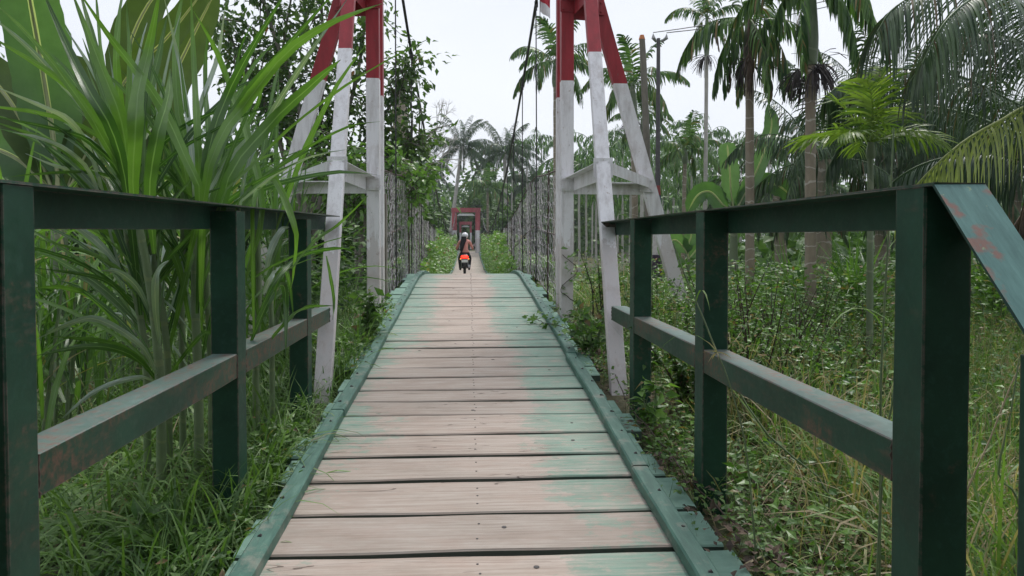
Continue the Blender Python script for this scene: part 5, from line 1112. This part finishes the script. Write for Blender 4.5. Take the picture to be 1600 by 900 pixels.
# ---------------------------------------------------------------- broadleaf trees
def btree(name, label, base, stems, mat, seed, nclus, per, lsz, crad=.35, bark='bark', cat='tree', group=None, smooth=True, tone=(0, 1), flat=.6, limbs=26):
    """stems: list of (control points, r0); foliage in sprays round twigs that leave the stems"""
    rs = np.random.RandomState(seed); base = np.array(base, float); t = thing(name, label, cat, tuple(base), group); ends = []
    for ctrl, r0, leafy in stems:
        c = curve_pts(ctrl, 16); mb = MB(); tube(mb, c, np.linspace(r0, r0*.3, 16), 8); part('trunk' if r0 == max(s[1] for s in stems) else 'limb', mb, M[bark], t, True); ends += [c[i] for i in range(int(16*(1-leafy)), 16)]
    ends = np.array(ends); mbT = MB(); mb = MB(); PP = []; DD = []; TT = []
    for i in range(nclus):
        e = ends[rs.randint(len(ends))]; d = nrm(rs.normal(0, 1, 3)*[1, 1, flat]+[0, 0, .15]); l = crad*rs.uniform(.4, 1.5); q = np.array([e, e+d*l*.5+[0, 0, .05], e+d*l+[0, 0, -.12*l]])
        if i < limbs*6: tube(mbT, q, [.012*crad/.4, .008*crad/.4, .004], 4)
        f = rs.uniform(.25, 1, per)[:, None]; P = q[0]*(1-f)+q[2]*f+rs.normal(0, lsz*.5, (per, 3)); PP.append(P); DD.append(nrm(d+rs.normal(0, .7, (per, 3))+[0, 0, -.45])); TT.append(np.clip(rs.uniform(tone[0], tone[1])*.6+rs.uniform(0, .4*tone[1], per), 0, 1))
    P = np.concatenate(PP); D = np.concatenate(DD); leaves(mb, P, D, nrm(rs.normal(0, .45, P.shape)+[0, 0, 1]), rs.uniform(.7, 1.25, len(P))*lsz, .55, tone=np.concatenate(TT)); part('crown', mb, M[mat], t)
    if mbT.n: part('twigs', mbT, M[bark], t)
    return t
b = gbase(470, 12.5); Yt = 12.5
def W(*l): return [b]+[at(x, y_, Yt+yo) for x, y_, yo in l]
btree('slender_tree', 'many stemmed tree with dark glossy leaves rising behind the left pylon', b, [
    (W((478, 320, 0), (470, 180, 0), (430, 60, 0), (400, -40, 0)), .07, .55), (W((490, 320, .2), (500, 200, .3), (505, 80, .3), (500, -40, .3)), .06, .5), (W((500, 320, .1), (530, 220, .1), (560, 110, 0), (575, -10, 0)), .06, .6),
    (W((460, 330, -.1), (430, 200, -.1), (385, 110, -.2), (345, 30, -.2)), .055, .55), (W((505, 330, 0), (560, 270, 0), (610, 235, 0), (655, 225, 0)), .04, .55), (W((500, 330, .1), (570, 220, .1), (620, 150, .1), (640, 90, .1)), .045, .5),
    (W((470, 330, .3), (450, 220, .5), (440, 100, .6), (460, -30, .6)), .05, .5)], 'treeleaf', 501, 820, 9, .135, .55, tone=(0, .97))
b = gbase(560, 11); Yt = 11
btree('slender_tree', 'pale green leaved young tree between the left pylon legs', b, [(W((560, 340, 0), (545, 270, 0), (530, 230, 0)), .04, .6), (W((570, 330, 0), (600, 290, 0), (625, 250, 0)), .04, .6), (W((550, 340, 0), (500, 290, 0), (470, 250, 0)), .035, .6), (W((570, 350, 0), (640, 300, .4), (660, 270, .4)), .03, .6)], 'vine', 502, 190, 9, .13, .42, tone=(.0, .9))
# trees of the wood on the left and round the far bank
def woodtree(label, px, Y, h, spread, seed, mat='forest', n=520, lsz=.26, group='trees of the wood left of the bridge', name='forest_tree', base=None, tone=(0, 1)):
    rs = np.random.RandomState(seed); b = gbase(px, Y) if base is None else np.array(base, float); st = [([b-[0, 0, .2], b+[0, 0, h*.35], b+[rs.normal(0, .3), rs.normal(0, .3), h*.85]], .07+h*.012, .7)]
    for i in range(7):
        a = i*.9+rs.uniform(-.3, .3); z0 = h*rs.uniform(.18, .55); s_ = spread*rs.uniform(.5, 1)
        st.append(([b+[0, 0, z0], b+[math.cos(a)*s_*.5, math.sin(a)*s_*.5, z0+h*.12], b+[math.cos(a)*s_, math.sin(a)*s_, z0+h*rs.uniform(.1, .4)]], .04+h*.004, .75))
    return btree(name, label, b, st, mat, seed, n, 11, lsz, spread*.32, group=group, flat=.7, tone=tone, limbs=10)
for i, (px, Y, h, sp, lab) in enumerate([(-60, 14, 5.5, 3.0, 'forest tree at the far left behind the banana plant'), (60, 20, 5.5, 3.2, 'forest tree behind the leftmost cane grass'), (150, 15, 3.4, 2.4, 'low forest tree behind the two banana plants'), (250, 19, 4.6, 3.0, 'forest tree seen between the cane grass stems'),
        (340, 15, 3.0, 2.2, 'low dense tree behind the second cane grass clump'), (420, 18, 3.6, 2.4, 'low dense tree left of the many stemmed tree'), (500, 16, 2.9, 2.0, 'dense bushy tree under the many stemmed tree'), (560, 21, 3.6, 2.4, 'bushy tree behind the left pylon feet'),
        (575, 27, 5.0, 1.9, 'tree beyond the left netting fence'), (610, 34, 4.6, 2.0, 'tree on the far bank left of the bridge'), (608, 45, 8.5, 2.8, 'taller tree on the far bank behind the left hangers'), (640, 50, 5.0, 2.1, 'tree left of the far gateway')]):
    woodtree(lab, px, Y, h, sp, 600+i, n=560 if Y < 30 else 420, lsz=.20 if Y < 30 else .3)
for i, (px, Y, h, sp, lab) in enumerate([(655, 72, 6.5, 3.4, 'dark tree behind the far gateway, left of its middle'), (748, 88, 7.5, 4, 'dark tree straight behind the far gateway'), (812, 74, 7, 4.0, 'dark tree below the right distant coconut palm'), (835, 66, 6.5, 4, 'dark tree beyond the right netting fence'), (875, 72, 7.5, 4.5, 'dark tree behind the white leg of the right pylon'), (822, 50, 3.8, 2.2, 'bushy tree beside the right end of the bridge'),
        (650, 78, 8.5, 5, 'dark tree at the back of the left bank')]):
    woodtree(lab, px, Y, h, sp, 640+i, n=420, lsz=.4, group='trees behind the far end of the bridge')
b = gbase(668, 58); bt = [([b, b+[0, 0, 5], b+[.4, 0, 9.5]], .22, .1)]
rsb = np.random.RandomState(9)
t = thing('bare_tree', 'leafless grey tree with fine twigs against the sky left of the coconut palm', 'tree', tuple(b)); mb = MB(); tube(mb, curve_pts([b, b+[0, 0, 5], b+[.3, 0, 9.6]], 12), np.linspace(.22, .06, 12), 8); part('trunk', mb, M['pale_trunk'], t, True); mb = MB()
def fork(p, d, l, r, k_):
    q = p+d*l; tube(mb, curve_pts([p, (p+q)/2+rsb.normal(0, l*.06, 3), q], 5), np.linspace(r, r*.6, 5), 4)
    if k_: 
        for _ in range(3): fork(q, nrm(d+rsb.normal(0, .55, 3)+[0, 0, .1]), l*.68, r*.6, k_-1)
for i in range(9):
    a = rsb.uniform(0, 6.28); fork(b+[0, 0, 5+i*.5], nrm([math.cos(a), math.sin(a)*.6, .8]), 1.5, .06, 3)
part('branches', mb, M['pale_trunk'], t)
# a thick pale trunk wrapped in creepers behind the left netting
b = gbase(630, 24); t = thing('old_tree_trunk', 'thick pale trunk wrapped in creepers behind the left netting fence', 'tree', tuple(b)); mb = MB(); tube(mb, curve_pts([b-[0, 0, .3], at(632, 330, 24), at(628, 230, 24), at(622, 140, 24)], 12), np.linspace(.34, .22, 12), 12); part('trunk', mb, M['tan'], t, True)
mb = MB(); n = 900; P = np.stack([b[0]+rng.normal(0, .33, n), 24-.25+rng.normal(0, .2, n), U(b[2], b[2]+4.6, n)], 1); leaves(mb, P, rdir(n, -.3), rdir(n, 1), U(.1, .2, n), .8, tone=U(.2, 1, n)); part('creeper', mb, M['vine'], t)

# far wood as one uncountable mass on both sides, a belt of overlapping crowns in depth
def belt(label, x0, x1, y0, y1, hmax, n, lsz, mat='forest', seed=0):
    rs = np.random.RandomState(seed); k_ = 260; cx = rs.uniform(x0, x1, k_); cyy = rs.uniform(y0, y1, k_); ch = hmax*rs.uniform(.35, 1, k_); cr = rs.uniform(1.6, 3.4, k_)
    i = rs.randint(0, k_, n); v = nrm(rs.normal(0, 1, (n, 3))); rad = rs.uniform(.75, 1.05, n)[:, None]; P = np.stack([cx[i], cyy[i], ch[i]-cr[i]*.8], 1)+v*rad*np.stack([cr[i], cr[i], cr[i]*.8], 1)
    low = rs.rand(n) < .45; P[low, 2] = rs.uniform(0, 1, low.sum())*P[low, 2]; P[:, 2] = np.maximum(P[:, 2], -.3)
    mb = MB(); leaves(mb, P, nrm(v+rs.normal(0, .6, (n, 3))-[0, 0, .3]), nrm(v*.6+rs.normal(0, .4, (n, 3))+[0, 0, .8]), rs.uniform(.7, 1.3, n)*lsz, .7, tone=np.clip(rs.rand(k_)[i]*.6+rs.rand(n)*.4, 0, 1)); o = part('distant_wood', mb, M[mat]); tag(o, label, 'wood', kind='stuff')
belt('dark wood closing the view on the left of the bridge', -60, -7, 24, 60, 6.5, 42000, .42, seed=1)
belt('dark wood closing the view behind the far end of the bridge', -30, 30, 82, 110, 10, 26000, .75, seed=2)
belt('dark wood closing the view behind the palm plantation', 6, 75, 56, 95, 9, 36000, .62, seed=3)
belt('dark thicket below the palms on the right', 7.5, 26, 15.5, 30, 3.2, 22000, .30, seed=4)
# ---------------------------------------------------------------- humid air
mb = MB(); box(mb, (0, 0, 8.5), (610, 610, 23)); hz = part('haze', mb, None); hz['kind'] = 'stuff'
hm = bpy.data.materials.new('humid_air'); hm.use_nodes = True; hn = hm.node_tree; hn.nodes.remove(hn.nodes['Principled BSDF'])
pv = hn.nodes.new('ShaderNodeVolumePrincipled'); pv.inputs['Color'].default_value = (.86, .92, 1, 1); pv.inputs['Density'].default_value = .0008; hn.links.new(pv.outputs[0], hn.nodes['Material Output'].inputs['Volume'])
hz.data.materials.append(hm)
# unseen trees added behind the photographer to shade the near faces of the posts
for i, (x, y_, h, sp, lab) in enumerate([(-4.2, -3.4, 6.0, 3.0, 'unseen tree added behind the viewer on the left of the path'), (4.2, -3.4, 6.4, 3.0, 'unseen tree added behind the viewer on the right of the path'), (-.8, -5.2, 7, 3.6, 'unseen tree added to close the path behind the viewer'), (1.5, -9, 8, 5, 'unseen tree added to close the path far behind the viewer')]):
    woodtree(lab, 0, 0, h, sp, 700+i, n=800, lsz=.42, group='unseen trees added behind the viewer', base=(x, y_, float(groundz(x, y_))))
